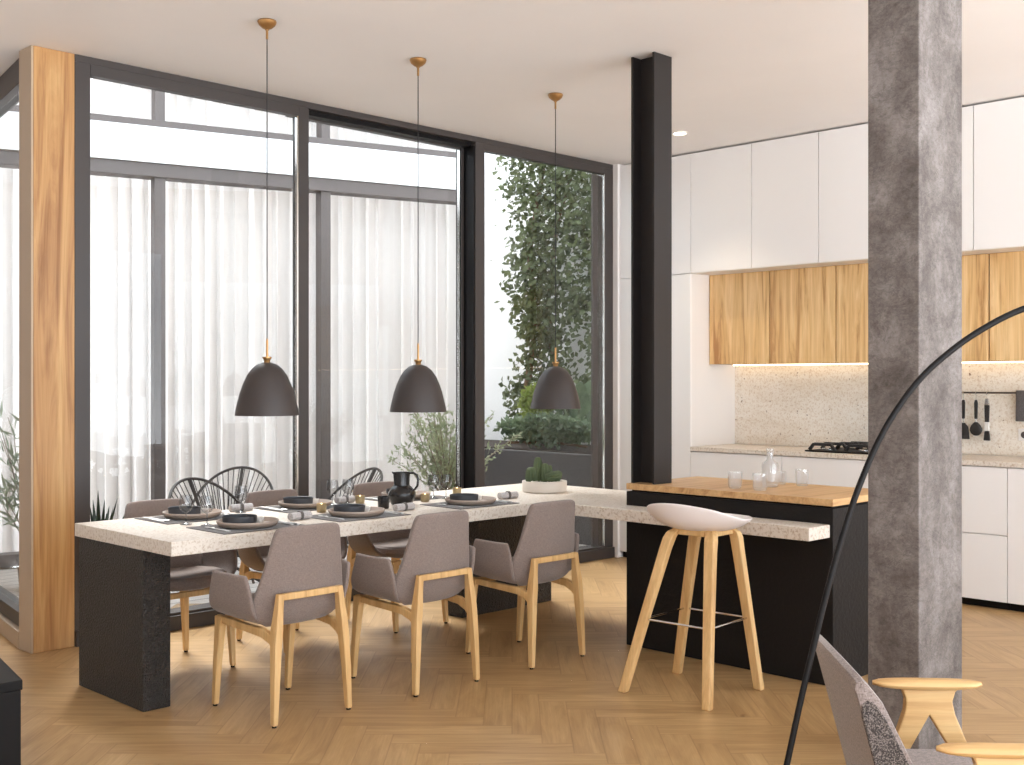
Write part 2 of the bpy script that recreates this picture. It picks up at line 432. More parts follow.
# floor: herringbone planks laid at 45 degrees to the walls
def make_floor():
    n = int(round(PL / PW)); me = bpy.data.meshes.new('floor'); bm = bmesh.new()
    uv1 = bm.loops.layers.uv.new('plank'); uv2 = bm.loops.layers.uv.new('tone'); uv3 = bm.loops.layers.uv.new('edge')
    rot = Matrix.Rotation(PI/4, 4, 'Z')
    poly_ok = lambda p: -2.2 < p.x < 7.95 and -2.2 < p.y < 6.6 or (-2.2 < p.x < 2.75 and p.y < 9.4 and p.y > 0)
    for i in range(-80, 120):
        for j in range(-80, 120):
            m = (i - j) % (2*n)
            if m == 0: a, b, la = (i*PW, j*PW), (PL, PW), True
            elif m == 2*n - 1: a, b, la = (i*PW, j*PW), (PW, PL), False
            else: continue
            c = rot @ Vector((a[0] + b[0]/2, a[1] + b[1]/2, 0))
            if not poly_ok(c): continue
            q = [(a[0], a[1]), (a[0]+b[0], a[1]), (a[0]+b[0], a[1]+b[1]), (a[0], a[1]+b[1])]
            f = bm.faces.new([bm.verts.new(rot @ Vector((x, y, 0))) for x, y in q])
            r1, ou, ov = random.random(), random.uniform(0, 50), random.uniform(0, 50)
            for lp, (x, y) in zip(f.loops, q):
                u, v = x - a[0], y - a[1]
                if not la: u, v = v, u
                lp[uv1].uv = (u + ou, v + ov); lp[uv2].uv = (r1, .5); lp[uv3].uv = (u, v)
    bmesh.ops.remove_doubles(bm, verts=bm.verts, dist=1e-5)
    # trim the planks at the window wall
    def cut(co_, no):
        bmesh.ops.bisect_plane(bm, geom=bm.verts[:] + bm.edges[:] + bm.faces[:], plane_co=co_, plane_no=no, clear_outer=True)
    cut((7.9,0,0), (1,0,0))
    bm.to_mesh(me); bm.free(); me.materials.append(M['floor'])
    o = bpy.data.objects.new('floor', me); COL.objects.link(o)
    return S(o, 'herringbone oak plank floor of the kitchen diner', 'floor')
make_floor()
S(MB().prism([(-2.6,-2.6),(8.0,-2.6),(8.0,6.25),(2.62,6.25),(3.05,9.2),(-2.6,9.2)], ZC, ZC + .22).build('ceiling', M['ceiling'], flat=True), 'smooth off white ceiling above the whole room', 'ceiling')
S(MB().box(7.9,8.0,-2.6,6.25,0,ZC).build('wall_back', M['ceiling'], flat=True), 'white wall behind the run of kitchen cabinets', 'wall')
S(MB().box(7.236,7.9,6.022,6.20,0,ZC).build('wall_corner', M['ceiling'], flat=True), 'narrow white wall return between glazing and tall cabinet', 'wall')
S(MB().box(-2.7,-2.6,-2.6,9.2,0,ZC).build('wall_light_block', M['wall_dark'], flat=True), 'unseen brown grey side wall added to block light from the left', 'wall')  # out of view, added to cut light entering from the rear left
S(MB().box(-2.6,3.0,9.2,9.3,0,ZC).build('wall_light_block_end', M['wall_dark'], flat=True), 'unseen grey wall added at the far left end to block light', 'wall')  # out of view, added to stop light flooding the left side glass
# oak clad end of the glazed wall
ow = thing('wall_end', 'oak clad wall end post left of the big window', 'wall', (2.5, YW, 0), kind='structure')
MB().box(.012,.234,0,.16,0,ZC-.001).build('cladding', M['oak'], ow, bevel=.003)
MB().box(0,.0118,.002,.16,0,ZC-.001).build('side_trim', M['oak_end'], ow, bevel=.002)

# window_1: the big glazed wall
w1 = thing('window_1', 'large dark framed glazed wall facing the courtyard', 'window', (0, YW, 0), kind='structure')
def wx(px):
    s = (px - 512) / F; return YW * (1 + s) / (1 - s)
TR = .10
f = MB(); f.box(2.735,7.235,0,.12,ZC-.04,ZC-.001).build('head_frame', M['frame'], w1, bevel=.002)
MB().box(2.735,7.235,-.02,.20,0,.085).build('sill', M['frame'], w1, bevel=.004)
# bay one: flush sash
MB().box(2.735,2.822,0,.16,.085,ZC-.04).build('jamb', M['frame'], w1, bevel=.003)
MB().box(2.822,4.178,.0,.06,ZC-TR,ZC-.04).box(2.822,4.178,0,.06,.085,.10).build('sash_rail', M['frame'], w1, bevel=.002)
MB().box(4.178,4.254,0,.03,.085,ZC-.04).build('mullion', M['frame'], w1, bevel=.003)
MB().box(4.166,4.177,.004,.026,.10,ZC-TR).build('gasket', M['chrome'], w1)
# bay two: sash set back by 0.1 m
MB().box(4.19,5.70,.116,.17,ZC-.078,ZC-.03).box(4.19,5.70,.116,.17,.085,.10).box(4.225,4.262,.116,.14,.10,ZC-.078).box(5.66,5.70,.11,.17,.10,ZC-.078).build('sliding_sash', M['frame'], w1, bevel=.002)
MB().box(4.27,5.699,.05,.112,ZC-.07,ZC-.0405).box(5.684,5.699,.003,.112,.086,ZC-.0705).build('shade_strips', M['black'], w1)  # black strips standing in for shade on the reveal and under the head
MB().box(5.646,5.658,.112,.14,.10,ZC-.078).build('gasket', M['chrome'], w1)
MB().box(5.70,5.777,0,.115,.085,ZC-.04).build('mullion', M['frame'], w1, bevel=.003)
# bay three
MB().box(5.777,7.134,0,.06,ZC-.09,ZC-.04).box(5.777,5.79,0,.06,.10,ZC-.09).box(5.777,7.134,0,.06,.085,.10).build('sash_rail', M['frame'], w1, bevel=.002)
MB().box(7.065,7.128,.07,.09,.085,ZC-.09).build('sash_stile', M['facade_frame'], w1, bevel=.002)
MB().box(7.128,7.136,.004,.07,.10,ZC-.09).build('gasket', M['chrome'], w1)
MB().box(7.137,7.235,0,.06,.085,ZC-.04).build('jamb', M['frame'], w1, bevel=.003)
MB().box(2.822,4.168,.028,.034,.10,ZC-TR).build('pane', M['glass'], w1, flat=True)
MB().box(4.254,5.648,.138,.144,.10,ZC-.078).build('pane', M['glass'], w1, flat=True)
MB().box(5.79,7.13,.028,.034,.10,ZC-.09).build('pane', M['glass'], w1, flat=True)
MB().box(6.42,7.065,.077,.083,.10,ZC-.09).build('pane', M['glass'], w1, flat=True)
# window_2: glazed wall left of the oak post, turned a little
w2 = thing('window_2', 'dark framed glazed side wall left of the oak post', 'window', (2.53, 6.235, 0), math.radians(-9.7), kind='structure')
MB().box(-.0,.10,0,2.95,ZC-.14,ZC-.001).build('head_frame', M['frame'], w2, bevel=.003)
MB().box(-.03,.10,0,2.95,0,.09).build('sill', M['oak_end'], w2, bevel=.003)
MB().box(.0,.10,0,2.95,.091,.17).build('sash_rail', M['frame'], w2, bevel=.003)
MB().box(.02,.08,.005,.03,.171,ZC-.141).build('sash_stile', M['frame'], w2, bevel=.002)
MB().box(.0,.10,2.85,2.95,.171,ZC-.141).build('jamb', M['frame'], w2, bevel=.002)
MB().box(.045,.051,.03,2.85,.171,ZC-.141).build('pane', M['glass'], w2, flat=True)

# ------------------------------------------------------------------ courtyard
S(MB().prism([(2.56,6.27),(9.2,6.27),(9.2,12),(3.05,12)], -.06, -.01).build('floor_terrace', M['deck'], flat=True), 'pale boarded courtyard terrace outside the glazing', 'floor')
FA = math.radians(-16)
def facade():
    e0, e1 = -.54, 4.02
    fw = thing('window_3', 'glazed facade across the courtyard with dark frames and sheer curtains', 'window', (3.54, 9.0, 0), FA, kind='structure')
    fr = M['facade_frame']
    MB().box(e0,e1,0,.16,-.01,.10).build('sill', fr, fw, bevel=.004)
    MB().box(e0,e1,-.02,.16,3.095,3.206).build('head_frame', fr, fw, bevel=.004)
    MB().box(e0,e1,-.02,.16,3.50,3.558).build('transom', fr, fw, bevel=.004)
    MB().box(e0,e1,-.02,.16,3.95,4.03).build('head_frame', fr, fw, bevel=.004)
    ts = (-.46, 1.131, 2.551, 3.971)
    for t in ts:
        MB().box(t-.045,t+.045,0,.14,.10,3.095).build('mullion', fr, fw, bevel=.003)
        MB().box(t-.04,t+.04,0,.14,3.558,3.95).build('mullion', fr, fw, bevel=.003)
    for a, b in zip(ts, ts[1:]):
        MB().box(a+.045,b-.045,.06,.066,.10,3.095).build('pane', M['glass_far'], fw, flat=True)
        MB().box(a+.04,b-.04,.06,.066,3.558,3.95).build('pane', M['glass_far'], fw, flat=True)
    wb = MB().box(e0,e1,-.04,.16,3.207,3.499).build('wall_facade', M['render'], flat=True)
    wb.location = (3.54, 9.0, 0); wb.rotation_euler = (0, 0, FA)
    S(wb, 'white rendered band between the facade window rows', 'wall')
    rb = MB().box(e0-.05,e1+.05,-.03,3.0,4.03,4.12).build('ceiling_facade', M['render'], flat=True)
    rb.location = (3.54, 9.0, 0); rb.rotation_euler = (0, 0, FA); S(rb, 'flat white roof edge of the building across the courtyard', 'roof')
    names = ['left bay', 'middle bay', 'right bay']
    for row, (z0, z1, txt) in enumerate(((.02, 3.12, 'tall sheer white curtain behind the ground floor'), (3.57, 3.94, 'short sheer white curtain behind the high strip window'))):
        for k, (a, b) in enumerate(zip(ts, ts[1:])):
            m = MB(); top, bot = [], []
            rnd = random.Random(k*7 + row); ph = 0; n = int((b - a) / .0125)
            for i in range(n + 1):
                x = a + .01 + (b - a - .02) * i / n; ph += .0125 / rnd.uniform(.012, .03)
                yy = .27 + .045*math.sin(ph) + .016*math.sin(ph*2.3 + 1); top.append((x, yy, z1)); bot.append((x + .006*math.sin(ph*.7), yy + .02*math.sin(ph), z0))
            m.grid([bot, top]); o = m.build('curtain', M['curtain'])
            o.location = (3.54, 9.0, 0); o.rotation_euler = (0, 0, FA)
            tag(o, '%s, %s of the courtyard facade' % (txt, names[k]), 'curtain', 'sheer curtains in the courtyard facade')
facade()
S(MB().box(8.75,8.9,6.2,12.5,-.05,4.4).build('wall_courtyard', M['render'], flat=True), 'white garden wall behind the climbing plant', 'wall')
S(MB().box(4.0,8.75,11.6,11.75,-.05,4.4).build('wall_far', M['render'], flat=True), 'white wall at the far end of the courtyard', 'wall')
pl = thing('planter_box', 'long dark grey raised planter in the courtyard', 'planter', (7.65, 6.35, -.01))
MB().box(0,1.05,0,4.4,0,.80).build('box', M['planter'], pl, bevel=.01)
MB().box(.03,1.02,.03,4.37,.8002,.812).build('soil', M['soil'], pl)

def foliage(center, radius, n, L, W, mat, name, parent, seed, up=.3, droop=0):
    rnd = random.Random(seed); m = MB(); cx, cy, cz = center; rx, ry, rz = radius
    for _ in range(n):
        while True:
            p = Vector((rnd.uniform(-1,1), rnd.uniform(-1,1), rnd.uniform(-1,1)))
            if p.length < 1: break
        d = Vector((rnd.gauss(0,1), rnd.gauss(0,1), rnd.gauss(up,1)-droop))
        m.leaf((cx + p.x*rx, cy + p.y*ry, cz + p.z*rz), d, (rnd.gauss(0,1), rnd.gauss(0,1), 1), L*rnd.uniform(.6,1.2), W*rnd.uniform(.6,1.2))
    return m.build(name, mat, parent, norm=False)
# climbing vine: dense on the left and at the top, loose on the right
vine = thing('climbing_vine', 'tall leafy vine climbing up above the planter', 'plant', (8.36, 7.62, .815))
rnd = random.Random(3); m = MB(); tw = MB()
tw.tube([(-.05,.45,-.02),(-.02,.5,.6),(.03,.42,1.2),(0,.5,1.9),(.04,.35,2.7),(0,.2,3.2)], [.04,.035,.03,.028,.022,.015], 8)
tw.tube([(.05,.3,-.02),(.1,.25,.7),(.12,.35,1.4),(.1,.2,2.2),(.1,-.1,2.9)], [.03,.026,.022,.018,.012], 8)
tw.tube([(.12,-.4,-.02),(.16,-.3,.8),(.14,-.45,1.6),(.12,-.3,2.5),(.12,-.2,3.1)], [.03,.03,.025,.02,.015], 6)
tw.build('stem', M['bark'], vine)
def dens(y, z):     # y: +.65 far left ... -.65 right
    a = 0
    if y > .12: a = .95 if z < 3.1 else .6
    else: a = .60 if z > 1.25 else .32
    if y > .50: a *= max(0, 1 - (y - .50)/.2)
    if z > 2.5: a = max(a, .75 * (1 if y < .72 else 0))
    if y < -.72: a = 0
    return a
clumps = [(rnd.uniform(-.75,.75), rnd.uniform(0,3.25)) for _ in range(430)]
cnt = 0
for cy_, cz_ in clumps:
    if rnd.random() > dens(cy_, cz_): continue
    for _ in range(34):
        p = (max(-.2, min(.2, rnd.gauss(-.02,.09))), cy_ + rnd.gauss(0,.09), cz_ + rnd.gauss(0,.10))
        if p[2] < .03: continue
        d = Vector((rnd.gauss(-.5,.6), rnd.gauss(0,.8), rnd.gauss(-.3,.8)))
        m.leaf(p, d, (-1, rnd.gauss(0,.5), .6), rnd.uniform(.045,.08), rnd.uniform(.02,.032))
m.build('foliage', M['leaf_ivy'], vine, norm=False)
bs = thing('leafy_shrub', 'rounded yellow green shrub in front of the vine', 'shrub', (8.01, 7.68, .815))
foliage((0,0,.37), (.12,.19,.22), 1200, .07, .018, M['leaf_bright'], 'foliage', bs, 5, .8)
MB().tube([(0,0,-.01),(.02,.01,.2),(0,0,.45)], .015, 6).build('stem', M['bark'], bs)
hg = thing('hedge', 'low loose green hedge along the planter edge', 'hedge', (7.80, 7.35, .815), kind='thing')
foliage((0,-.0,.16), (.08,.66,.14), 2400, .06, .02, M['leaf_broad'], 'foliage', hg, 9, .5)
MB().tube([(0,-.5,.03),(0,0,.06),(0,.5,.03)], .012, 6).build('stem', M['bark'], hg)
bp = thing('broad_leaf_plant', 'broad leaved plant at the right end of the planter', 'plant', (8.03, 7.17, .815))
mm, st = MB(), MB()
rnd = random.Random(11)
for k in range(13):
    a = rnd.uniform(-1.1, 1.1) + PI/2*rnd.choice((-1,1)); tilt = rnd.uniform(.1,.55); hh = rnd.uniform(.25,.85)
    dirv = Vector((math.sin(tilt)*math.cos(a)*.6, math.sin(tilt)*math.sin(a), math.cos(tilt)))
    p0 = Vector((0,0,0)); p1 = dirv*hh*.55
    st.tube([p0, p1], .008, 5)
    d2 = (dirv + Vector((0,0,-.15))).normalized(); L = rnd.uniform(.3,.42); Wd = .075
    sd = d2.cross(Vector((1,0,.2))).normalized(); nn = sd.cross(d2)
    rows = []
    for i in range(7):
        t = i/6; w = Wd*math.sin(PI*min(1,t*.92+.06)); c = p1 + d2*L*t + Vector((0,0,-.12*t*t))
        rows.append([c - sd*w + nn*w*.3, c, c + sd*w + nn*w*.3])
    mm.grid(rows)
mm.build('foliage', M['leaf_broad'], bp, norm=False); st.build('stem', M['leaf_broad'], bp)

def branchy(name, label, cat, loc, potd, spread, height, nb, leafL, leafW, mat, seed, twist=1.0, pot=True, pot_h=.5, pot_r=.16, nl=26):
    t = thing(name, label, cat, loc)
    if pot:
        MB().lathe([(0,0),(pot_r*.8,0),(pot_r,pot_h),(pot_r-.015,pot_h),(pot_r-.02,pot_h-.03),(0,pot_h-.03)], n=24).build('pot', M['planter'], t)
    rnd = random.Random(seed); lv, tw = MB(), MB()
    z0 = pot_h - .04 if pot else 0
    for b in range(nb):
        a = rnd.uniform(0, 2*PI); out = spread*rnd.uniform(.25,1.0)*twist; hh = height*(rnd.uniform(.45,1.0) if out > spread*.5 else rnd.uniform(.7,1.0))
        pts = []
        for i in range(8):
            u = i/7; pts.append(Vector((math.cos(a)*out*u**1.3 + rnd.gauss(0,.006), math.sin(a)*out*u**1.3 + rnd.gauss(0,.006), z0 + hh*u*(1 - .18*u*(out/spread)))))
        tw.tube(pts, [.006*(1-.8*i/7)+.001 for i in range(8)], 5)
        for q in range(nl):
            u = rnd.uniform(.34, 1)*7; i = min(6, int(u)); p = pts[i].lerp(pts[i+1], u - i)
            ax = (pts[i+1] - pts[i]).normalized()
            d = ax*.7 + Vector((rnd.gauss(0,.6), rnd.gauss(0,.6), rnd.gauss(.1,.6)))
            off = Vector((rnd.gauss(0,.018), rnd.gauss(0,.018), rnd.gauss(0,.018)))
            lv.leaf(p + off, d, (rnd.gauss(0,1), rnd.gauss(0,1), 1), leafL*rnd.uniform(.7,1.2), leafW)
    tw.build('branches', M['twig'], t); lv.build('foliage', mat, t, norm=False)
    return t
p = rd((446-512)/F*8.95, 8.95)
branchy('olive_shrub', 'wispy grey green olive shrub in pot outside the middle glass', 'plant', (p.x, p.y, -.01), 0, .58, .86, 40, .05, .009, M['leaf_olive'], 21, 1.0, True, .50, .17, 62)
p = rd((32-512)/F*8.0, 8.0)
branchy('bamboo_plant', 'pale green bamboo like plant behind the left side glass', 'plant', (p.x, p.y, -.01), 0, .36, 1.25, 18, .14, .010, M['leaf_bamboo'], 23, 1.0, True, .22, .10, 26)
ag = thing('agave_plant', 'dark spiky agave in a pot outside the window near the oak post', 'plant', (3.13, 6.62, -.01))
MB().lathe([(0,0),(.12,0),(.15,.42),(.135,.42),(.13,.39),(0,.39)], n=24).build('pot', M['planter'], ag)
mm = MB(); rnd = random.Random(4)
for k in range(16):
    a = k*2.4; el = rnd.uniform(.15,.95); L = rnd.uniform(.26,.40)
    d = Vector((math.cos(a)*math.sin(el), math.sin(a)*math.sin(el), math.cos(el))); sd = d.cross(Vector((0,0,1))).normalized(); nn = sd.cross(d)
    rings = []
    for i in range(6):
        u = i/5; w = .024*(1-u)**.7 + .001; c = Vector((0,0,.38)) + d*L*u + Vector((0,0,.05*u*u))
        rings.append([c - sd*w, c - nn*w*.35, c + sd*w, c + nn*w*.15])
    mm.loft(rings)
mm.build('leaves', M['leaf_agave'], ag)

# wire chairs outside
def make_wire_chair(label):
    t = thing('wire_chair', label, 'chair', group='round wire chairs on the terrace')
    def rim(a):
        sn = math.sin(a); return Vector((.31*math.cos(a), -.29*sn - .03, .47 + (.305*sn if sn > 0 else .10*sn)))
    MB().tube([rim(2*PI*i/64) for i in range(64)], .010, 8, closed=True).build('rim', M['wire'], t)
    c0 = Vector((0,.05,.30))
    MB().tube([c0 + Vector((.06*math.cos(2*PI*i/20), .055*math.sin(2*PI*i/20), -.02*math.sin(2*PI*i/20))) for i in range(20)], .007, 6, closed=True).build('centre_ring', M['wire'], t)
    m = MB()
    for i in range(46):
        a = 2*PI*i/46; q = c0 + Vector((.06*math.cos(a), -.055*math.sin(a), .02*math.sin(a))); p = rim(a); mid = q.lerp(p, .5) + Vector((0,0,-.03))
        m.tube([q, q.lerp(mid,.55)*1.0, mid, mid.lerp(p,.5), p], .0036, 5)
    m.build('cords', M['wire'], t)
    for (x0, y0, x1, y1) in ((-.26,.30,.02,-.02), (.26,.30,-.02,-.02), (0,-.38,0,.05)):
        MB().tube([(x0,y0,.0),(x0*.9,y0*.9,.06),(x1,y1,.28)], .010, 8).build('leg', M['wire'], t)
    m2 = MB().tube([(-.25,.29,.03),(0,.30,.03),(.25,.29,.03)], .008, 8); m2.build('base_bar', M['wire'], t)
    MB().tube([(0,-.32,.77),(0,-.17,.5),(0,.0,.30)], .012, 8).build('back_rod', M['wire'], t)
    return t
p = rd((230-512)/F*8.5, 8.5)
wc = make_wire_chair('round wire chair outside, widest fan back, behind the second dining chair'); wc.location = (p.x, p.y, 0); wc.rotation_euler = (0,0,-PI/4 - .05 + PI)
p = rd((220-512)/F*7.6, 7.6)
dup(wc, (p.x, p.y, 0), PI + .12, 'round wire chair outside, seen side on nearest the oak post')
p = rd((338-512)/F*8.5, 8.5)
dup(wc, (p.x, p.y, 0), 1.45, 'round wire chair outside, seen side on behind the black jug')

# ------------------------------------------------------------------ kitchen
Y0 = 5.315; U = .55
tc_ = thing('tall_cabinet', 'tall white handleless cabinet in the corner beside the glazing', 'cabinet', (XK, Y0, 0))
TW = 6.018 - Y0
MB().box(.022,.62,.001,TW,.05,ZC-.012).build('body', M['white_body'], tc_, bevel=.001)
MB().box(0,.02,.0,TW-.002,.052,2.262).build('door', M['white'], tc_, bevel=.0015)
MB().box(0,.02,.0,TW-.002,2.267,ZC-.014).build('door', M['white'], tc_, bevel=.0015)
MB().box(.04,.06,.0,TW,0,.05).build('plinth', M['black'], tc_)
def upper(k, label):
    y1 = Y0 - k*U - .002 - .001; y0 = Y0 - (k+1)*U
    t = thing('upper_cabinet', label, 'cabinet', (XK, y0, 2.27), group='white upper cabinets under the ceiling')
    w = y1 - y0
    MB().box(.022,.62,.0,w,0,ZC-2.27-.012).build('body', M['white_body'], t, bevel=.001)
    MB().box(0,.02,.002,w-.001,0,ZC-2.27-.014).build('door', M['white'], t, bevel=.0015)
ul = ['white upper cabinet next to the tall corner cabinet', 'white upper cabinet, second from the tall corner cabinet', 'white upper cabinet cut off on its right by the concrete column',
      'white upper cabinet hidden behind the concrete column', 'white upper cabinet just right of the concrete column', 'white upper cabinet, second right of the concrete column', 'white upper cabinet at the far right end of the run']
for k in range(7): upper(k, ul[k])
def oakcab(k, label):
    y1 = Y0 - k*U - .004; y0 = Y0 - (k+1)*U
    t = thing('oak_cabinet', label, 'cabinet', (7.50, y0, 1.566), group='oak wall cabinets above the splashback')
    w = y1 - y0
    MB().box(.022,.36,0,w,0,.697).build('body', M['oak_end'], t, bevel=.001)
    o = MB().box(0,.02,.003,w-.002,0,.697)
    # shift the grain per door by building the mesh around its own offset
    d = o.build('door', M['oak_door'], t, bevel=.0015)
    me = d.data; off = Vector((0, k*3.7, k*1.3))
    for v in me.vertices: v.co += off
    d.location = -off
ol = ['oak wall cabinet next to the tall white cabinet side', 'oak wall cabinet, second from the tall white cabinet', 'oak wall cabinet cut off on its right by the concrete column',
      'oak wall cabinet hidden behind the concrete column', 'oak wall cabinet just right of the concrete column with utensils below', 'oak wall cabinet above the grey towel', 'oak wall cabinet at the far right end']
for k in range(7): oakcab(k, ol[k])
ls = MB().box(7.79,7.81,Y0-7*U+.02,Y0-.03,1.556,1.5658).build('led_strip', M['led']); tag(ls, 'warm glowing light strip under the oak cabinets', 'light')
tag(MB().box(7.262,7.885,Y0-7*U,Y0-.002,2.2645,2.2695).build('soffit_board', M['white_body']), 'thin white board under the upper cabinets', 'board')
S(MB().box(7.862,7.898,Y0-7*U,Y0+.0,.932,1.60).build('trim_1', M['splash'], flat=True), 'speckled beige stone splashback behind the hob', 'splashback')
wt = MB().box(7.252,7.861,Y0-7*U,Y0-.002,.897,.930).build('stone_worktop', M['stone'], bevel=.002); tag(wt, 'long thin speckled stone worktop on the white base cabinets', 'worktop')
BP = .805
def basecab(k, label, kind):
    y1 = Y0 - k*BP - .002; y0 = Y0 - (k+1)*BP + .002
    t = thing('base_cabinet', label, 'cabinet', (XK, y0, 0), group='white base cabinets under the stone worktop')
    w = y1 - y0
    MB().box(.022,.60,0,w,.05,.893).build('body', M['white_body'], t)
    MB().box(.05,.07,0,w,0,.05).build('plinth', M['black'], t)
    if kind == 'drawers':
        MB().box(0,.02,.0005,w-.0005,.052,.465).build('drawer', M['white'], t, bevel=.0015)
        MB().box(0,.02,.0005,w-.0005,.471,.891).build('drawer', M['white'], t, bevel=.0015)
    else:
        MB().box(0,.02,.0005,w-.0005,.052,.891).build('door', M['white'], t, bevel=.0015)
bl = ['white base cabinet next to the tall corner cabinet', 'white base cabinet below the gas hob', 'white two drawer base cabinet right of the concrete column', 'white base cabinet with a full height front at right', 'white base cabinet at the far right end']
for k in range(4): basecab(k, bl[k], 'drawers' if k < 3 else 'door')
# hob
hb = thing('gas_hob', 'black gas hob with cast iron grates on the stone worktop', 'hob', (7.56, 4.06, .930))
MB().box(-.24,.24,-.42,.30,.0005,.012).build('plate', M['black'], hb, bevel=.003)
for (x, y) in ((-.1,.19),(.12,.10),(-.08,-.08),(.12,-.26),(-.12,-.31)):
    MB().lathe([(0,.012),(.045,.012),(.045,.022),(.03,.026),(0,.026)], (x,y,0), 20).build('burner', M['chrome'], hb)
    g = MB()
    for s in (-1, 1):
        g.rectsweep([(x+s*.085,y-.10,.014),(x+s*.085,y-.07,.052),(x+s*.085,y+.07,.052),(x+s*.085,y+.10,.014)], .012, .010, (1,0,0))
        g.box(x-.085 if s<0 else x+.02, x-.02 if s<0 else x+.085, y-.008, y+.008, .046, .060)
        g.box(x-.006,x+.006, y-.11 if s<0 else y+.02, y-.02 if s<0 else y+.11, .046, .060)
    g.build('grate', M['utensil'], hb)
# rail with utensils
XR = 7.81
rl = thing('utensil_rail', 'thin dark hanging rail on the splashback', 'rail', (XR, 2.3, 1.355))
MB().tube([(0,-.3,0),(0,1.25,0)], .006, 8).build('rod', M['wire'], rl)
for y in (-.25, 1.2): MB().tube([(0,y,0),(.0515,y,0)], .005, 8).build('bracket', M['wire'], rl)
def ypx(px, X): s = (px-512)/F; return X*(1-s)/(1+s)
def hook(t): MB().tube([(0,0,-.04),(0,0,0),(.006,0,.012),(0,0,.016),(-.009,0,.008),(-.010,0,-.004)], .0022, 6).build('hook', M['chrome'], t)
def utensil(px, label, kind):
    X = 7.808
    t = thing(kind, label, 'utensil', (X, ypx(px, X), 1.346), group='kitchen utensils on the rail')
    hook(t)
    if kind == 'ladle':
        MB().beam_z([(0,0,-.04,.004,.008),(0,0,-.06,.006,.012),(0,0,-.17,.005,.010)]).build('handle', M['utensil'], t, bevel=.003)
        MB().tube([(0,0,-.17),(0,0,-.20)], .005, 8).build('neck', M['chrome'], t)
        MB().lathe([(0,0),(.018,.003),(.034,.015),(.043,.034),(.043,.050),(.034,.070),(.020,.085),(.010,.094),(0,.096)], n=20).xform(Matrix.Translation((0,.0,-.285)) @ Matrix.Scale(.30, 4, (1,0,0))).tube([(0,0,-.193),(0,0,-.205)], .006, 8).build('bowl', M['utensil'], t)
    elif kind == 'spatula':
        MB().beam_z([(0,0,-.04,.004,.008),(0,0,-.06,.006,.012),(0,0,-.17,.005,.010)]).build('handle', M['utensil'], t, bevel=.003)
        MB().tube([(0,0,-.17),(0,0,-.20)], .005, 8).build('neck', M['chrome'], t)
        MB().beam_z([(0,0,-.198,.004,.010),(0,0,-.225,.004,.034),(0,0,-.31,.003,.044)]).build('blade', M['utensil'], t, bevel=.003)
    else:
        MB().beam_z([(0,0,-.03,.006,.012),(0,0,-.075,.007,.017)]).build('cap', M['chrome'], t, bevel=.003)
        MB().beam_z([(0,0,-.075,.007,.017),(0,0,-.19,.007,.014)]).build('handle', M['utensil'], t, bevel=.003)
        MB().beam_z([(0,0,-.19,.007,.014),(0,0,-.25,.008,.015)]).build('ferrule', M['ceramic_white'], t, bevel=.002)
        MB().beam_z([(0,0,-.25,.008,.015),(0,0,-.315,.009,.022)]).build('bristles', M['utensil'], t, bevel=.003)
utensil(963.5, 'black flat spatula hanging next to the concrete column', 'spatula')
utensil(976, 'black round ladle hanging in the middle of the rail', 'ladle')
utensil(987, 'black basting brush with pale ferrule hanging on the rail', 'basting_brush')
tw_ = MB(); X = 7.802; yy = ypx(1026, X)
for s in (-1, 1):
    rows = []
    for i in range(7):
        z = 1.366 - .20*i/6
        rows.append([(X + .008 + s*(.009 + .002*math.sin(j*1.3)), yy - .065 - .004*i/6 + .13*j/8 + .006*i/6, z if i else 1.367) for j in range(9)])
    tw_.grid(rows)
tw_.grid([[(X + .008 + .009*math.cos(a), yy - .065 + .13*j/8, 1.367 + .004*math.sin(a)) for j in range(9)] for a in (0, PI/4, PI/2, 3*PI/4, PI)])
tag(tw_.build('hand_towel', M['towel'], solid=.003), 'charcoal hand towel hanging over the rail', 'towel')
so = thing('wall_socket', 'white square socket on the splashback below the towel', 'socket', (7.862, ypx(1024, 7.85), 1.075))
MB().box(-.008,-.0002,-.04,.04,-.04,.04).build('cover_plate', M['ceramic_white'], so, bevel=.003)
MB().lathe([(0,0),(.022,0),(.022,.002),(0,.002)], n=20).xform(Matrix.Translation((-.0085,0,0)) @ Matrix.Rotation(-PI/2,4,'Y')).build('outlet', M['gap'], so)
# downlight
dl = thing('ceiling_downlight', 'small lit recessed downlight beside the steel post', 'light', (6.64, 4.955, ZC))
MB().lathe([(.055,-.001),(.06,-.008),(.045,-.010),(.042,-.001)], n=28).build('trim_ring', M['white'], dl)
MB().lathe([(0,-.004),(.042,-.004),(.042,-.002),(0,-.002)], n=28).build('lens', M['spot'], dl)
L = bpy.data.lights.new('downlight_beam', 'SPOT'); L.energy = 30; L.color = (1,.86,.66); L.spot_size = 1.6; L.spot_blend = .6; L.shadow_soft_size = .04
lo = bpy.data.objects.new('downlight_beam', L); COL.objects.link(lo); lo.location = (6.64, 4.955, ZC-.02)

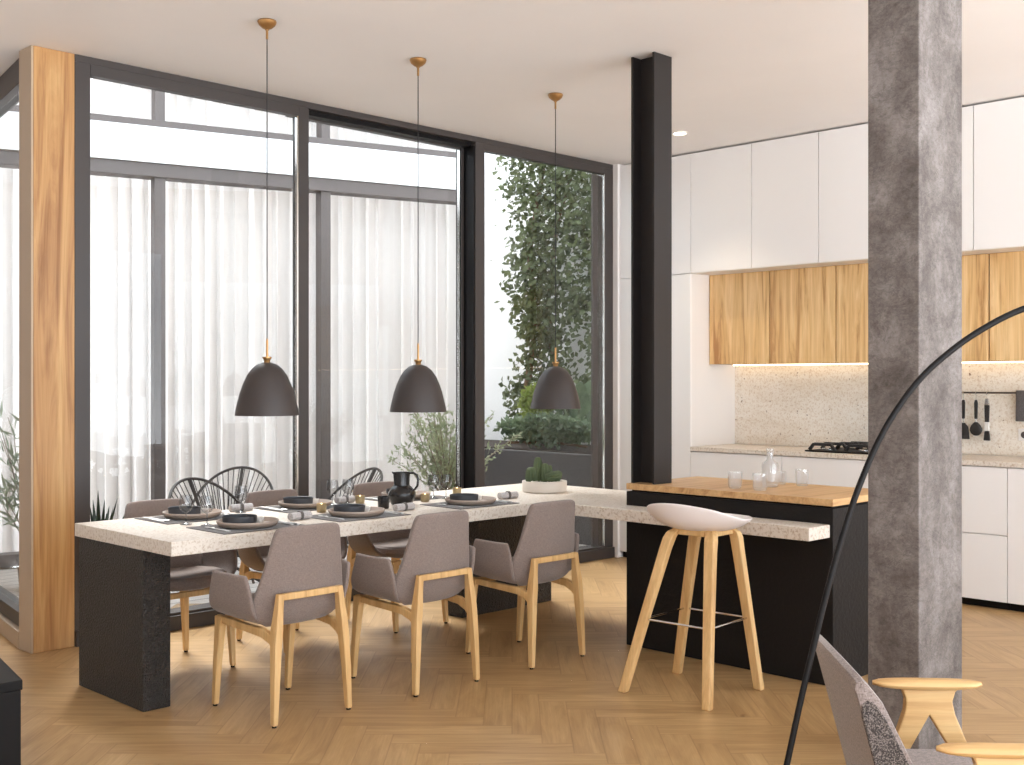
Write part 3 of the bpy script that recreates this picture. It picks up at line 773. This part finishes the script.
# ------------------------------------------------------------------ island, post, column
isl = thing('kitchen_island', 'charcoal kitchen island with a thick oak top', 'island', (4.88, 2.756, 0))
MB().box(0,.65,.0,1.244,0,.835).build('body', M['island'], isl, bevel=.003)
MB().box(.02,.63,.02,1.22,.835,.8445).build('recess', M['black'], isl)
MB().box(.0,.65,-.0,1.246,.8446,.878).build('worktop', M['oak_top'], isl, bevel=.003)
sp = thing('steel_post', 'black steel H section post standing on the island', 'post', (4.987, 3.912, .8785))
HZ = ZC - .8785 - .001
MB().box(-.077,.077,-.08,-.066,0,HZ).build('flange', M['steel'], sp, bevel=.0015)
MB().box(-.077,.077,.066,.08,0,HZ).build('flange', M['steel'], sp, bevel=.0015)
MB().box(-.006,.006,-.066,.066,0,HZ).build('web', M['steel'], sp)
cc = MB().box(0,.365,0,.202,0,ZC-.001).build('concrete_column', M['concrete'], bevel=.004)
cc.location = (4.017, 1.922, 0); tag(cc, 'rough mottled grey concrete column in front of the kitchen', 'column', kind='thing')

# ------------------------------------------------------------------ dining table
TX0, TX1, TYF, TYB, TZ = 2.40, 5.52, 4.41, 5.33, .76
dt = thing('dining_table', 'long L shaped speckled stone dining table on black slab legs', 'table', (TX0, TYF, 0))
poly = [(0,0),(4.69-TX0,0),(4.69-TX0,2.77-TYF),(4.878-TX0,2.77-TYF),(4.878-TX0,4.004-TYF),(TX1-TX0,4.004-TYF),(TX1-TX0,.92),(0,.92)]
MB().prism(poly, TZ-.061, TZ).build('tabletop', M['stone'], dt, bevel=.003)
MB().box(.0,.13,.245,.876,0,TZ-.0615).build('leg', M['hammered'], dt, bevel=.004)
MB().box(4.72-TX0,TX1-TX0-.01,.735,.876,0,TZ-.0615).build('leg', M['hammered'], dt, bevel=.004)

# ------------------------------------------------------------------ dining chairs
def make_chair(label, group):
    t = thing('dining_chair', label, 'chair', group=group)
    wd = M['oak_pale']; fb = M['fabric']
    # seat cushion: rounded pad
    rings = []
    for (z, k) in ((.405,.86),(.415,.95),(.435,1.0),(.455,.985),(.467,.92)):
        ring = []
        for i in range(36):
            a = 2*PI*i/36; ca, sa = math.cos(a), math.sin(a); e = .55
            x = .215*math.copysign(abs(ca)**e, ca)*(1 - .06*(1 - sa)/2); y = .20*math.copysign(abs(sa)**e, sa) + .045
            ring.append((x*k, y*k + .045*(1-k), z + .010*(abs(x)/.215)**2 + (.006 if y > 0 else 0)))
        rings.append(ring)
    MB().loft(rings).build('seat', fb, t)
    # backrest
    prof = [(.395,.13,-.105,.02),(.415,.185,-.14,.03),(.45,.218,-.165,.045),(.50,.232,-.180,.06),(.54,.222,-.186,.055),(.60,.205,-.190,.04),(.68,.187,-.196,.028),(.76,.173,-.203,.018),(.805,.164,-.208,.012),(.822,.150,-.210,.010)]
    rows = []
    for z, hw, yc, k in prof:
        rows.append([(hw*u, yc + k*abs(u)**2.2, z - (.006*abs(u)**6 if z > .8 else 0)) for u in (-1,-.92,-.7,-.45,-.2,0,.2,.45,.7,.92,1)])
    MB().grid(rows).build('backrest', fb, t, solid=.030, sub=2, off=0)
    for s in (-1, 1):
        rows = []
        A = [(.165,.15,.425),(.212,.155,.435),(.252,.150,.455),(.278,.135,.490),(.290,.095,.565),(.300,.060,.622),(.301,.056,.634)]
        B = [(.150,-.10,.405),(.195,-.125,.425),(.225,-.140,.455),(.238,-.150,.495),(.250,-.150,.560),(.262,-.140,.612),(.263,-.136,.624)]
        for a, b in zip(A, B):
            a, b = Vector(a), Vector(b)
            rows.append([Vector((s*q.x, q.y, q.z)) for q in (a.lerp(b, u) + Vector((.010*math.sin(PI*u),0,0)) for u in (0,.06,.25,.5,.75,.94,1))])
        MB().grid(rows).build('armrest', fb, t, solid=.020, sub=2, off=0)
        # legs
        def pad(leg, x, y):
            MB().lathe([(0,0),(.010,0),(.010,.008),(0,.008)], (x,y,0), 12).build('foot_pad', M['black'], leg)
        fl = MB().beam_z([(s*.190,.232,.008,.012,.013),(s*.188,.215,.20,.015,.017),(s*.185,.198,.36,.017,.022),(s*.184,.190,.402,.017,.030)]).build('leg', wd, t, bevel=.004)
        pad(fl, s*.190, .232)
        rl_ = MB().beam_z([(s*.190,-.232,.008,.012,.013),(s*.181,-.226,.20,.015,.018),(s*.172,-.218,.34,.017,.022),(s*.166,-.215,.40,.017,.024),(s*.158,-.214,.47,.015,.018),(s*.150,-.215,.545,.014,.013)]).build('leg', wd, t, bevel=.004)
        pad(rl_, s*.190, -.232)
        MB().rectsweep([(s*.184,.212,.392),(s*.183,.10,.386),(s*.180,-.05,.380),(s*.176,-.13,.376),(s*.171,-.19,.355),(s*.170,-.215,.325)], .013, [.014,.016,.017,.019,.02,.014], (1,0,0)).build('side_rail', wd, t, bevel=.004)
    MB().rectsweep([(-.163,-.215,.531),(0,-.220,.531),(.163,-.215,.531)], .014, .009, (0,0,1)).build('back_rail', wd, t, bevel=.003)
    MB().box(-.17,.17,.17,.20,.375,.402).build('front_rail', wd, t, bevel=.003)
    return t
gf, gb = 'taupe dining chairs with backs to the camera', 'taupe dining chairs on the window side of the table'
ch = make_chair('taupe upholstered dining chair, nearest the black slab leg, its back to us', gf)
ch.location = (2.866, 4.297, 0)
dup(ch, (3.585, 4.246, 0), 0, 'taupe upholstered dining chair, middle of the row with backs to us', gf)
dup(ch, (4.318, 4.222, 0), 0, 'taupe upholstered dining chair nearest the bar stool', gf)
dup(ch, (2.91, 5.30+.01, 0), PI, 'taupe dining chair facing us at the table end by the oak post', gb)
dup(ch, (3.63, 5.34, 0), PI, 'taupe dining chair facing us in the middle of the window side', gb)
dup(ch, (4.365, 5.34, 0), PI, 'taupe dining chair facing us behind the black jug', gb)

# ------------------------------------------------------------------ bar stool
bsn = thing('bar_stool', 'white shell bar stool on oak legs at the island', 'stool', (4.364, 3.19, 0), .063)
rows = []
for i in range(13):
    q = -1 + 2*i/12
    row = []
    for j in range(17):
        w = -1 + 2*j/16
        # squircle mapping of the square to a rounded outline
        x = q*math.sqrt(1 - w*w/2); y = w*math.sqrt(1 - q*q/2)
        rr = min(1, math.hypot(x, y)); ang = math.atan2(y, x)
        back = max(0, -math.cos(ang))           # -x is the low back
        front = max(0, math.cos(ang))
        z = .750 + rr**3.8*(.062 + .074*back**1.3 - .008*front)
        row.append((x*.222 + .024, y*.250 - .026, z))
    rows.append(row)
MB().grid(rows).build('seat', M['plastic_white'], bsn, solid=.012, sub=2)
for sx in (-1, 1):
    for sy in (-1, 1):
        o = MB().loft([[(cx-a,cy-b,z),(cx+a,cy-b,z),(cx+a,cy+b,z),(cx-a,cy+b,z)] for cx,cy,z,a,b in
            ((sx*.225,sy*.225,.0,.018,.021),(sx*.170+.018,sy*.170-.018,.35,.018,.023),(sx*.120+.035,sy*.120-.035,.66,.020,.025),(sx*.111+.039,sy*.111-.039,.71,.021,.026),(sx*.100+.041,sy*.102-.041,.738,.020,.025),(sx*.080+.041,sy*.086-.041,.752,.017,.021))]).build('leg', M['oak_pale'], bsn, bevel=.006)
for s in (-1, 1):
    MB().box(-.06,.14,s*.088-.041-.020,s*.088-.041+.020,.726,.7555).build('seat_rail', M['oak_pale'], bsn, bevel=.006)
    MB().box(s*.086+.041-.020,s*.086+.041+.020,-.11,.03,.726,.7555).build('seat_rail', M['oak_pale'], bsn, bevel=.006)
    MB().tube([(-.156,s*.172-.017,.335),(.190,s*.172-.017,.335)], .005, 8).build('foot_rail', M['chrome'], bsn)
    MB().tube([(s*.172+.017,-.190,.335),(s*.172+.017,.156,.335)], .005, 8).build('foot_rail', M['chrome'], bsn)

# ------------------------------------------------------------------ pendants
def make_pendant(label):
    t = thing('pendant_lamp', label, 'lamp', group='brown dome pendants over the table')
    MB().lathe([(0,0),(.045,0),(.047,-.006),(.040,-.022),(.024,-.036),(.010,-.042),(.010,-.046),(0,-.046)], n=32).build('ceiling_rose', M['brass'], t)
    MB().tube([(0,0,-.045),(0,0,-.09)], .006, 8).build('cord_grip', M['brass'], t)
    MB().tube([(0,0,-.09),(0,0,-1.57)], .0028, 6).build('cord', M['cord'], t)
    MB().tube([(0,0,-1.56),(0,0,-1.655)], .006, 10).lathe([(.0,-1.648),(.022,-1.648),(.022,-1.655),(.016,-1.662),(.014,-1.675),(.0,-1.675)], n=24).build('stem', M['brass'], t)
    zb = 1.265 - ZC
    outer = [(.156,0),(.151,.03),(.143,.065),(.133,.105),(.118,.15),(.098,.195),(.075,.228),(.05,.249),(.02,.2595),(0,.261)]
    inner = [(r*.975, max(0, z-.004)) for r, z in reversed(outer)]
    MB().lathe([(r, z + zb) for r, z in outer] , n=56).build('shade', M['lampshade'], t)
    MB().lathe([(r, z + zb) for r, z in inner], n=56).build('shade_lining', M['lampinner'], t)
    MB().lathe([(0,zb+.09),(.02,zb+.095),(.03,zb+.12),(.025,zb+.15),(.014,zb+.17),(.014,zb+.22),(0,zb+.22)], n=20).build('bulb', M['ceramic_white'], t)
    return t
pn = make_pendant('brown dome pendant lamp hanging over the table end by the oak post'); pn.location = (3.153, 4.852, ZC-.0005)
dup(pn, (4.115, 4.844, ZC-.0005), 0, 'brown dome pendant lamp, the middle one of three over the table')
dup(pn, (5.214, 4.835, ZC-.0005), 0, 'brown dome pendant lamp hanging above the cactus bowl')

# ------------------------------------------------------------------ table settings
ZT = TZ + .0005
who = {(0,0):'the chair nearest the black slab leg', (1,0):'the middle chair with its back to us', (2,0):'the chair nearest the bar stool',
       (0,1):'the window side chair by the oak post', (1,1):'the middle window side chair', (2,1):'the window side chair behind the jug'}
XS = {0:(2.90,3.525,4.30), 1:(2.90,3.565,4.26)}; YS = {0:4.625, 1:5.125}
def mat_mesh():
    return MB().box(-.22,.22,-.165,.165,0,.003)
def plate_mesh():
    return MB().lathe([(0,.002),(.09,.001),(.112,.001),(.132,.010),(.141,.024),(.140,.031),(.134,.031),(.118,.013),(.09,.008),(0,.008)], n=48)
def bowl_mesh():
    return MB().lathe([(0,0),(.066,0),(.075,.006),(.079,.038),(.078,.043),(.074,.041),(.070,.012),(.05,.008),(0,.008)], n=40)
def fork_mesh():
    m = MB(); m.rectsweep([(0,-.095,.003),(0,-.04,.004),(0,.03,.003),(0,.05,.006),(0,.06,.005)], [.007,.005,.003,.009,.011], .0012, (1,0,0))
    for k in (-1.5,-.5,.5,1.5): m.rectsweep([(k*.0055,.06,.005),(k*.0055,.08,.003),(k*.0055,.10,.005)], [.0018,.0016,.001], .001, (1,0,0))
    return m
def knife_mesh():
    return MB().rectsweep([(0,-.105,.004),(0,-.02,.004),(0,-.01,.004),(.001,.06,.004),(.003,.10,.004),(.006,.112,.004)], [.007,.006,.008,.010,.008,.002], [.003,.003,.0012,.001,.001,.0008], (1,0,0))
def spoon_mesh():
    m = MB().rectsweep([(0,-.095,.003),(0,-.04,.004),(0,.04,.003),(0,.05,.004)], [.007,.005,.003,.004], .0012, (1,0,0))
    return m.grid([[(w*.019*math.sin(PI*(.08+.9*u)), .05 + .055*u, .003 - .003*math.sin(PI*u)*(1-abs(w)) + .003*abs(w)) for w in (-1,-.5,0,.5,1)] for u in [q/8 for q in range(9)]])
proto = {}
def once(kind, mesh, mat, label, cat, group, loc, rz=0, **kw):
    if kind not in proto:
        o = mesh().build(kind, mat, **kw); proto[kind] = o
    else:
        o = proto[kind].copy(); COL.objects.link(o)
    o.location = loc; o.rotation_euler = (0, 0, rz); tag(o, label, cat, group); return o
nap = {}
for (i, j), w in who.items():
    x, y = XS[j][i], YS[j]; flip = PI*j; sg = 1 - 2*j
    once('placemat', mat_mesh, M['mat'], 'dark grey placemat before ' + w, 'placemat', 'placemats', (x, y, ZT), 0, bevel=.001)
    once('plate', plate_mesh, M['plate'], 'beige stoneware plate before ' + w, 'plate', 'dinner plates', (x - .005, y - .01, ZT + .003))
    once('bowl', bowl_mesh, M['bowl'], 'slate grey bowl on the plate before ' + w, 'bowl', 'dark bowls on the plates', (x - .035, y + .01, ZT + .0115))
    once('fork', fork_mesh, M['cutlery'], 'silver fork on the placemat before ' + w, 'fork', 'forks', (x - sg*.165, y - sg*.02, ZT + .003), flip)
    once('knife', knife_mesh, M['cutlery'], 'silver knife on the placemat before ' + w, 'knife', 'knives', (x + sg*.195, y - sg*.02, ZT + .003), flip)
    once('spoon', spoon_mesh, M['cutlery'], 'silver spoon on the placemat before ' + w, 'spoon', 'spoons', (x + sg*.170, y - sg*.02, ZT + .003), flip)
    once('condiment_dish', lambda: MB().lathe([(0,0),(.018,0),(.027,.012),(.028,.026),(.025,.026),(.022,.012),(0,.006)], n=24), M['ceramic_white'],
         'tiny white dish on the plate before ' + w, 'dish', 'tiny white dishes', (x + .07, y + .02, ZT + .0125))
def napkin_proto(label, loc, rz):
    t = thing('rolled_napkin', label, 'napkin', loc, rz, 'rolled grey napkins')
    m = MB(); pts = []
    rings = []
    for sx_ in (-.062,-.060,.060,.062):
        k = .85 if abs(sx_) > .061 else 1.0
        rings.append([(sx_, .021*k*math.cos(2*PI*q/20)*(1 + .04*math.sin(3*q)), .019 + .019*k*math.sin(2*PI*q/20)) for q in range(20)])
    m.loft(rings).build('cloth', M['napkin'], t)
    MB().lathe([(.0205,-.008),(.0225,-.008),(.0225,.008),(.0205,.008)], n=24).xform(Matrix.Translation((0,0,.0205)) @ Matrix.Rotation(PI/2,4,'Y')).build('ring', M['ring'], t)
    return t
np0 = None
for px, py, lab, rz in ((300,521,'rolled grey napkin at the right of the plate nearest the black slab leg', .1), (241,512.5,'rolled grey napkin beyond the plate by the oak post', -.1),
        (404,512,'rolled grey napkin just right below the black jug', .05), (345,504.5,'rolled grey napkin left of the gold votive by the black cup', .1), (508,500,'rolled grey napkin nearest the cactus bowl', -.15)):
    p = at(px, py, TZ)
    if np0 is None: np0 = napkin_proto(lab, (p.x, p.y, ZT), rz)
    else: dup(np0, (p.x, p.y, ZT), rz, lab)
def make_glass(label, loc):
    t = thing('wine_glass', label, 'glass', loc, 0, 'stemmed wine glasses')
    MB().lathe([(0,.001),(.028,.001),(.029,.003),(.012,.006),(.004,.012),(.0035,.050),(.006,.056)], n=24).build('stem', M['glassware'], t)
    MB().lathe([(.006,.056),(.021,.064),(.032,.083),(.033,.098),(.030,.126),(.028,.138)], n=28).build('bowl', M['glassware'], t)
    return t
g0 = None
for px, py, lab in ((186,526,'wine glass left of the plate by the oak post'), (207,527,'wine glass just right of the leftmost wine glass'), (241,514,'wine glass above the rolled napkin near the wire chairs'),
        (332.5,507,'wine glass left of the pair before the jug'), (348,506,'wine glass right of the pair before the jug'), (433.5,500,'wine glass right of the jug, left of two below the shrub'), (446,500,'wine glass right of the jug, right of two below the shrub')):
    p = at(px, py, TZ)
    if g0 is None: g0 = make_glass(lab, (p.x, p.y, ZT))
    else: dup(g0, (p.x, p.y, ZT), 0, lab)
def make_votive(label, loc):
    t = thing('votive_candle', label, 'candle', loc, 0, 'gold votive candles')
    MB().lathe([(0,0),(.022,0),(.025,.006),(.026,.044),(.024,.044),(.022,.008),(0,.006)], n=28).build('holder', M['votive'], t)
    MB().lathe([(0,.0065),(.021,.0065),(.0215,.022),(0,.024)], n=20).build('wax', M['wax'], t)
    MB().lathe([(0,.0245),(.004,.028),(.005,.033),(.0025,.042),(0,.047)], n=12).build('flame', M['flame'], t)
    return t
v0 = None
for px, py, lab in ((321.5,513.5,'gold votive candle at the right edge of the near left placemat'), (360,505,'gold votive candle just left of the black cup'), (425,503,'gold votive candle just right of the black jug'), (457,496.5,'gold votive candle right of the two wine glasses')):
    p = at(px, py, TZ)
    if v0 is None: v0 = make_votive(lab, (p.x, p.y, ZT))
    else: dup(v0, (p.x, p.y, ZT), 0, lab)
JS = 1.07
jg = thing('jug', 'black glazed ceramic jug in the middle of the table', 'jug', (4.02, 4.87, ZT), -PI/4)
MB().lathe([(0,0),(.048,0),(.054,.004),(.072,.045),(.071,.062),(.055,.086),(.041,.098),(.040,.105),(.043,.165),(.040,.165),(.036,.105),(.05,.084),(.064,.06),(.045,.01),(0,.008)], n=40).build('body', M['ceramic_black'], jg)
MB().tube([(.040,0,.160),(.060,0,.162),(.078,0,.150),(.084,0,.125),(.080,0,.095),(.064,0,.074)], .006, 8).build('handle', M['ceramic_black'], jg)
MB().loft([[(-.036,-.018,.150),(-.036,.018,.150),(-.036,.018,.165),(-.036,-.018,.165)],[(-.050,-.004,.163),(-.050,.004,.163),(-.050,.004,.168),(-.050,-.004,.168)]]).build('spout', M['ceramic_black'], jg)
jg.scale = (JS, JS, JS)
p = at(383.5, 510, TZ)
cp = MB().lathe([(0,0),(.026,0),(.030,.006),(.031,.064),(.028,.064),(.027,.008),(0,.006)], n=32).build('cup', M['ceramic_black']); cp.location = (p.x, p.y, ZT); tag(cp, 'small black ceramic cup left of the jug', 'cup')
# cactus bowl
cb = thing('cactus_bowl', 'low round pale bowl planted with small cacti', 'bowl', (5.11, 4.83, ZT))
MB().lathe([(0,0),(.128,0),(.135,.006),(.137,.064),(.135,.067),(.128,.067),(.126,.058),(0,.058)], n=56).build('dish', M['pot'], cb)
MB().lathe([(0,.062),(.126,.062),(.126,.0585),(0,.0585)], n=40).build('gravel', M['gravel'], cb)
rnd = random.Random(2); gm = MB()
for k in range(60):
    a, r = rnd.uniform(0, 2*PI), .118*math.sqrt(rnd.random()); s_ = rnd.uniform(.005,.010)
    gm.lathe([(0,-s_*.6),(s_,0),(0,s_*.7)], (r*math.cos(a), r*math.sin(a), .064), 6)
gp = gm.build('pebbles', M['gravel'], cb); gp['kind'] = 'stuff'
def cactus(r, d, R, hgt, lean=0, lift=0):
    x, y = (d + r)/math.sqrt(2), (d - r)/math.sqrt(2)
    prof = [(0,0)] + [(R*math.sin(PI*(.18 + .82*i/12))**.55 if i < 12 else 0, hgt*(1 - math.cos(PI*i/12))/2) for i in range(1, 13)]
    MB().lathe(prof, n=72, rib=.07, ribs=12).xform(Matrix.Translation((x,y,.058 + lift)) @ Matrix.Rotation(lean,4,Vector((.7071,.7071,0)))).build('cactus', M['cactus'], cb)
cactus(-.080, 0, .036, .092)
cactus(-.040, .015, .029, .152)
cactus(.003, -.01, .027, .116)
cactus(.034, .035, .017, .102)
cactus(.004, -.035, .029, .100, 1.30, .026)
cactus(.060, .02, .026, .075, .5)

# ------------------------------------------------------------------ glasses on the island
ZI = .8785
def tumbler(px, py, w, h, label):
    p = at(px, py, ZI)
    t = MB().lathe([(0,.002),(w*.86,.002),(w,.02),(w*1.02,h),(w*.96,h),(w*.93,.02),(w*.80,.012),(0,.012)], n=28).build('tumbler', M['pale_glass']); t.location = (p.x, p.y, ZI - .0015)
    tag(t, label, 'glass', 'clear glasses on the island')
tumbler(735, 489.5, .035, .088, 'clear ribbed tumbler on the island nearest the steel post')
tumbler(760, 491.5, .036, .088, 'clear tumbler on the island in front of the carafe')
tumbler(802, 487, .033, .088, 'clear tumbler on the island right of the carafe')
tumbler(782, 485.5, .022, .070, 'small clear glass on the island just behind the carafe')
p = at(770, 488, ZI)
ca = thing('carafe', 'clear glass carafe standing among tumblers on the island', 'carafe', (p.x, p.y, ZI - .0005))
MB().lathe([(0,.002),(.038,.002),(.042,.008),(.043,.112),(.039,.126),(.022,.138),(.0175,.148),(.0175,.178),(.021,.182),(.018,.182),(.015,.178),(.0145,.150),(.033,.125),(.039,.104),(.038,.012),(0,.009)], n=36).build('body', M['pale_glass'], ca)
MB().lathe([(0,.170),(.013,.170),(.014,.184),(.020,.188),(.020,.200),(.012,.205),(0,.205)], n=24).build('stopper', M['pale_glass'], ca)

# ------------------------------------------------------------------ arc lamp (in front of the column)
DL = 2.75
al = thing('arc_floor_lamp', 'black curved arc floor lamp reaching over the armchair', 'lamp', rd(.70, DL), -PI/4)
def lp(px, py): return Vector(((px-512)/F*DL - .70, 0, H - (py-383)/F*DL))
pts = [Vector((lp(787,765).x - .055, 0, .02))] + [lp(*q) for q in ((772,830),(787,765),(800,705),(813,650),(826,597),(840,546),(859,488),(884,432),(916,385),(950,353),(985,329),(1024,310),(1080,294),(1150,288),(1230,298),(1300,325))]
dense = []
for i in range(len(pts)-1):
    p0, p1, p2, p3 = pts[max(0,i-1)], pts[i], pts[i+1], pts[min(len(pts)-1,i+2)]
    for k in range(5):
        u = k/5; dense.append(.5*((2*p1) + (p2-p0)*u + (2*p0-5*p1+4*p2-p3)*u*u + (3*p1-p0-3*p2+p3)*u**3))
dense.append(pts[-1])
MB().tube(dense, .0076, 12).build('arm', M['black'], al)
MB().lathe([(0,0),(.16,0),(.16,.018),(.15,.026),(0,.026)], (pts[0].x,0,0), 40).build('base', M['steel'], al)
e = pts[-1]
MB().lathe([(.16,-.13),(.157,-.10),(.13,-.03),(.08,.01),(.02,.03),(0,.03),(0,.025),(.078,.005),(.127,-.034),(.154,-.10)], (e.x, 0, e.z - .03), 36).build('shade', M['lampshade'], al)

# ------------------------------------------------------------------ armchair (bottom right), facing right
ac = thing('armchair', 'low grey armchair with pale wooden arms at bottom right', 'armchair', rd(1.05, 2.92), -PI/4 - .06)
def backring(y, k):
    # profile in x,z: outer (rear) line, top, inner (front) line
    P = [(-.115,.26),(-.150,.387),(-.190,.54),(-.230,.69),(-.238,.718),(-.234,.733),(-.220,.738),(-.205,.724),(-.170,.68),(-.118,.575),(-.070,.475),(-.03,.40),(-.02,.30)]
    cx_, cz_ = -.13, .48
    return [(cx_ + (x-cx_)*k, y, cz_ + (z-cz_)*k) for x, z in P]
MB().loft([backring(-.243,.93), backring(-.240,.975), backring(-.230,1.0), backring(0,1.005), backring(.230,1.0), backring(.240,.975), backring(.243,.93)]).build('backrest', M['fabric_chair'], ac)
sp_ = [(-.135,.30),(-.160,.40),(-.190,.53),(-.220,.645),(-.224,.677),(-.208,.688),(-.192,.680),(-.168,.647),(-.118,.55),(-.075,.46),(-.045,.40),(-.035,.30)]
for s in (-1, 1):
    MB().loft([[(x + (.03 if s > 0 else 0), s*.236, z) for x, z in sp_], [(x*.99 + (.03 if s > 0 else 0), s*.2455, z) for x, z in sp_]]).build('side_panel', M['boucle'], ac, bevel=.003)
def cushion(x0,x1,y0,y1,z0,z1): return MB().box(x0,x1,y0,y1,z0,z1)
cushion(-.06,.46,-.235,.235,.33,.435).build('seat', M['fabric_chair'], ac, bevel=.03, seg=4)
for s in (-1, 1):
    yc = s*.290
    # T shaped arm top
    rings = []
    for i in range(15):
        u = i/14; x = -.064 + .298*u; w = .026*(1 - (2*u-1)**8)**.5 + .004; th = .006 + .010*(1 - abs(2*u-1)**3)
        rings.append([(x, yc + w*math.cos(a), .589 + .004 - .003*math.sin(PI*u) + th*math.sin(a)) for a in [2*PI*k/16 for k in range(16)]])
    MB().loft(rings).build('armrest', M['oak_arm'], ac)
    # inverted V support running into the legs
    poly = [(x_ - .018, z_) for x_, z_ in [(.012,.592),(.196,.592),(.176,.572),(.168,.545),(.176,.51),(.205,.44),(.30,.24),(.37,.0),(.335,.0),(.262,.22),(.165,.41),(.106,.508),(.052,.41),(-.045,.2),(-.13,.0),(-.165,.0),(-.085,.22),(.02,.46),(.040,.52),(.042,.55),(.034,.575)]]
    a = MB().loft([[(x, yc - .016, z) for x, z in poly], [(x, yc + .016, z) for x, z in poly]]).build('leg_frame', M['oak_arm'], ac, bevel=.004)
MB().box(-.10,.44,-.274,-.236,.30,.345).build('seat_rail', M['oak_pale'], ac, bevel=.006)
MB().box(-.10,.44,.236,.274,.30,.345).build('seat_rail', M['oak_pale'], ac, bevel=.006)
MB().box(.40,.44,-.236,.236,.30,.329).build('seat_rail', M['oak_pale'], ac, bevel=.006)

# low black cabinet cut by the left frame edge
bc = thing('low_cabinet', 'low glossy black cabinet cut off at the bottom left', 'cabinet', (1.589, 3.942, 0))
MB().prism([(0,0),(.16,.85),(-1.2,.85),(-1.2,0)], 0, .385).build('body', M['black'], bc, bevel=.003)
MB().prism([(0.004,-.004),(.166,.856),(-1.21,.856),(-1.21,-.004)], .3855, .42).build('top', M['black'], bc, bevel=.003)
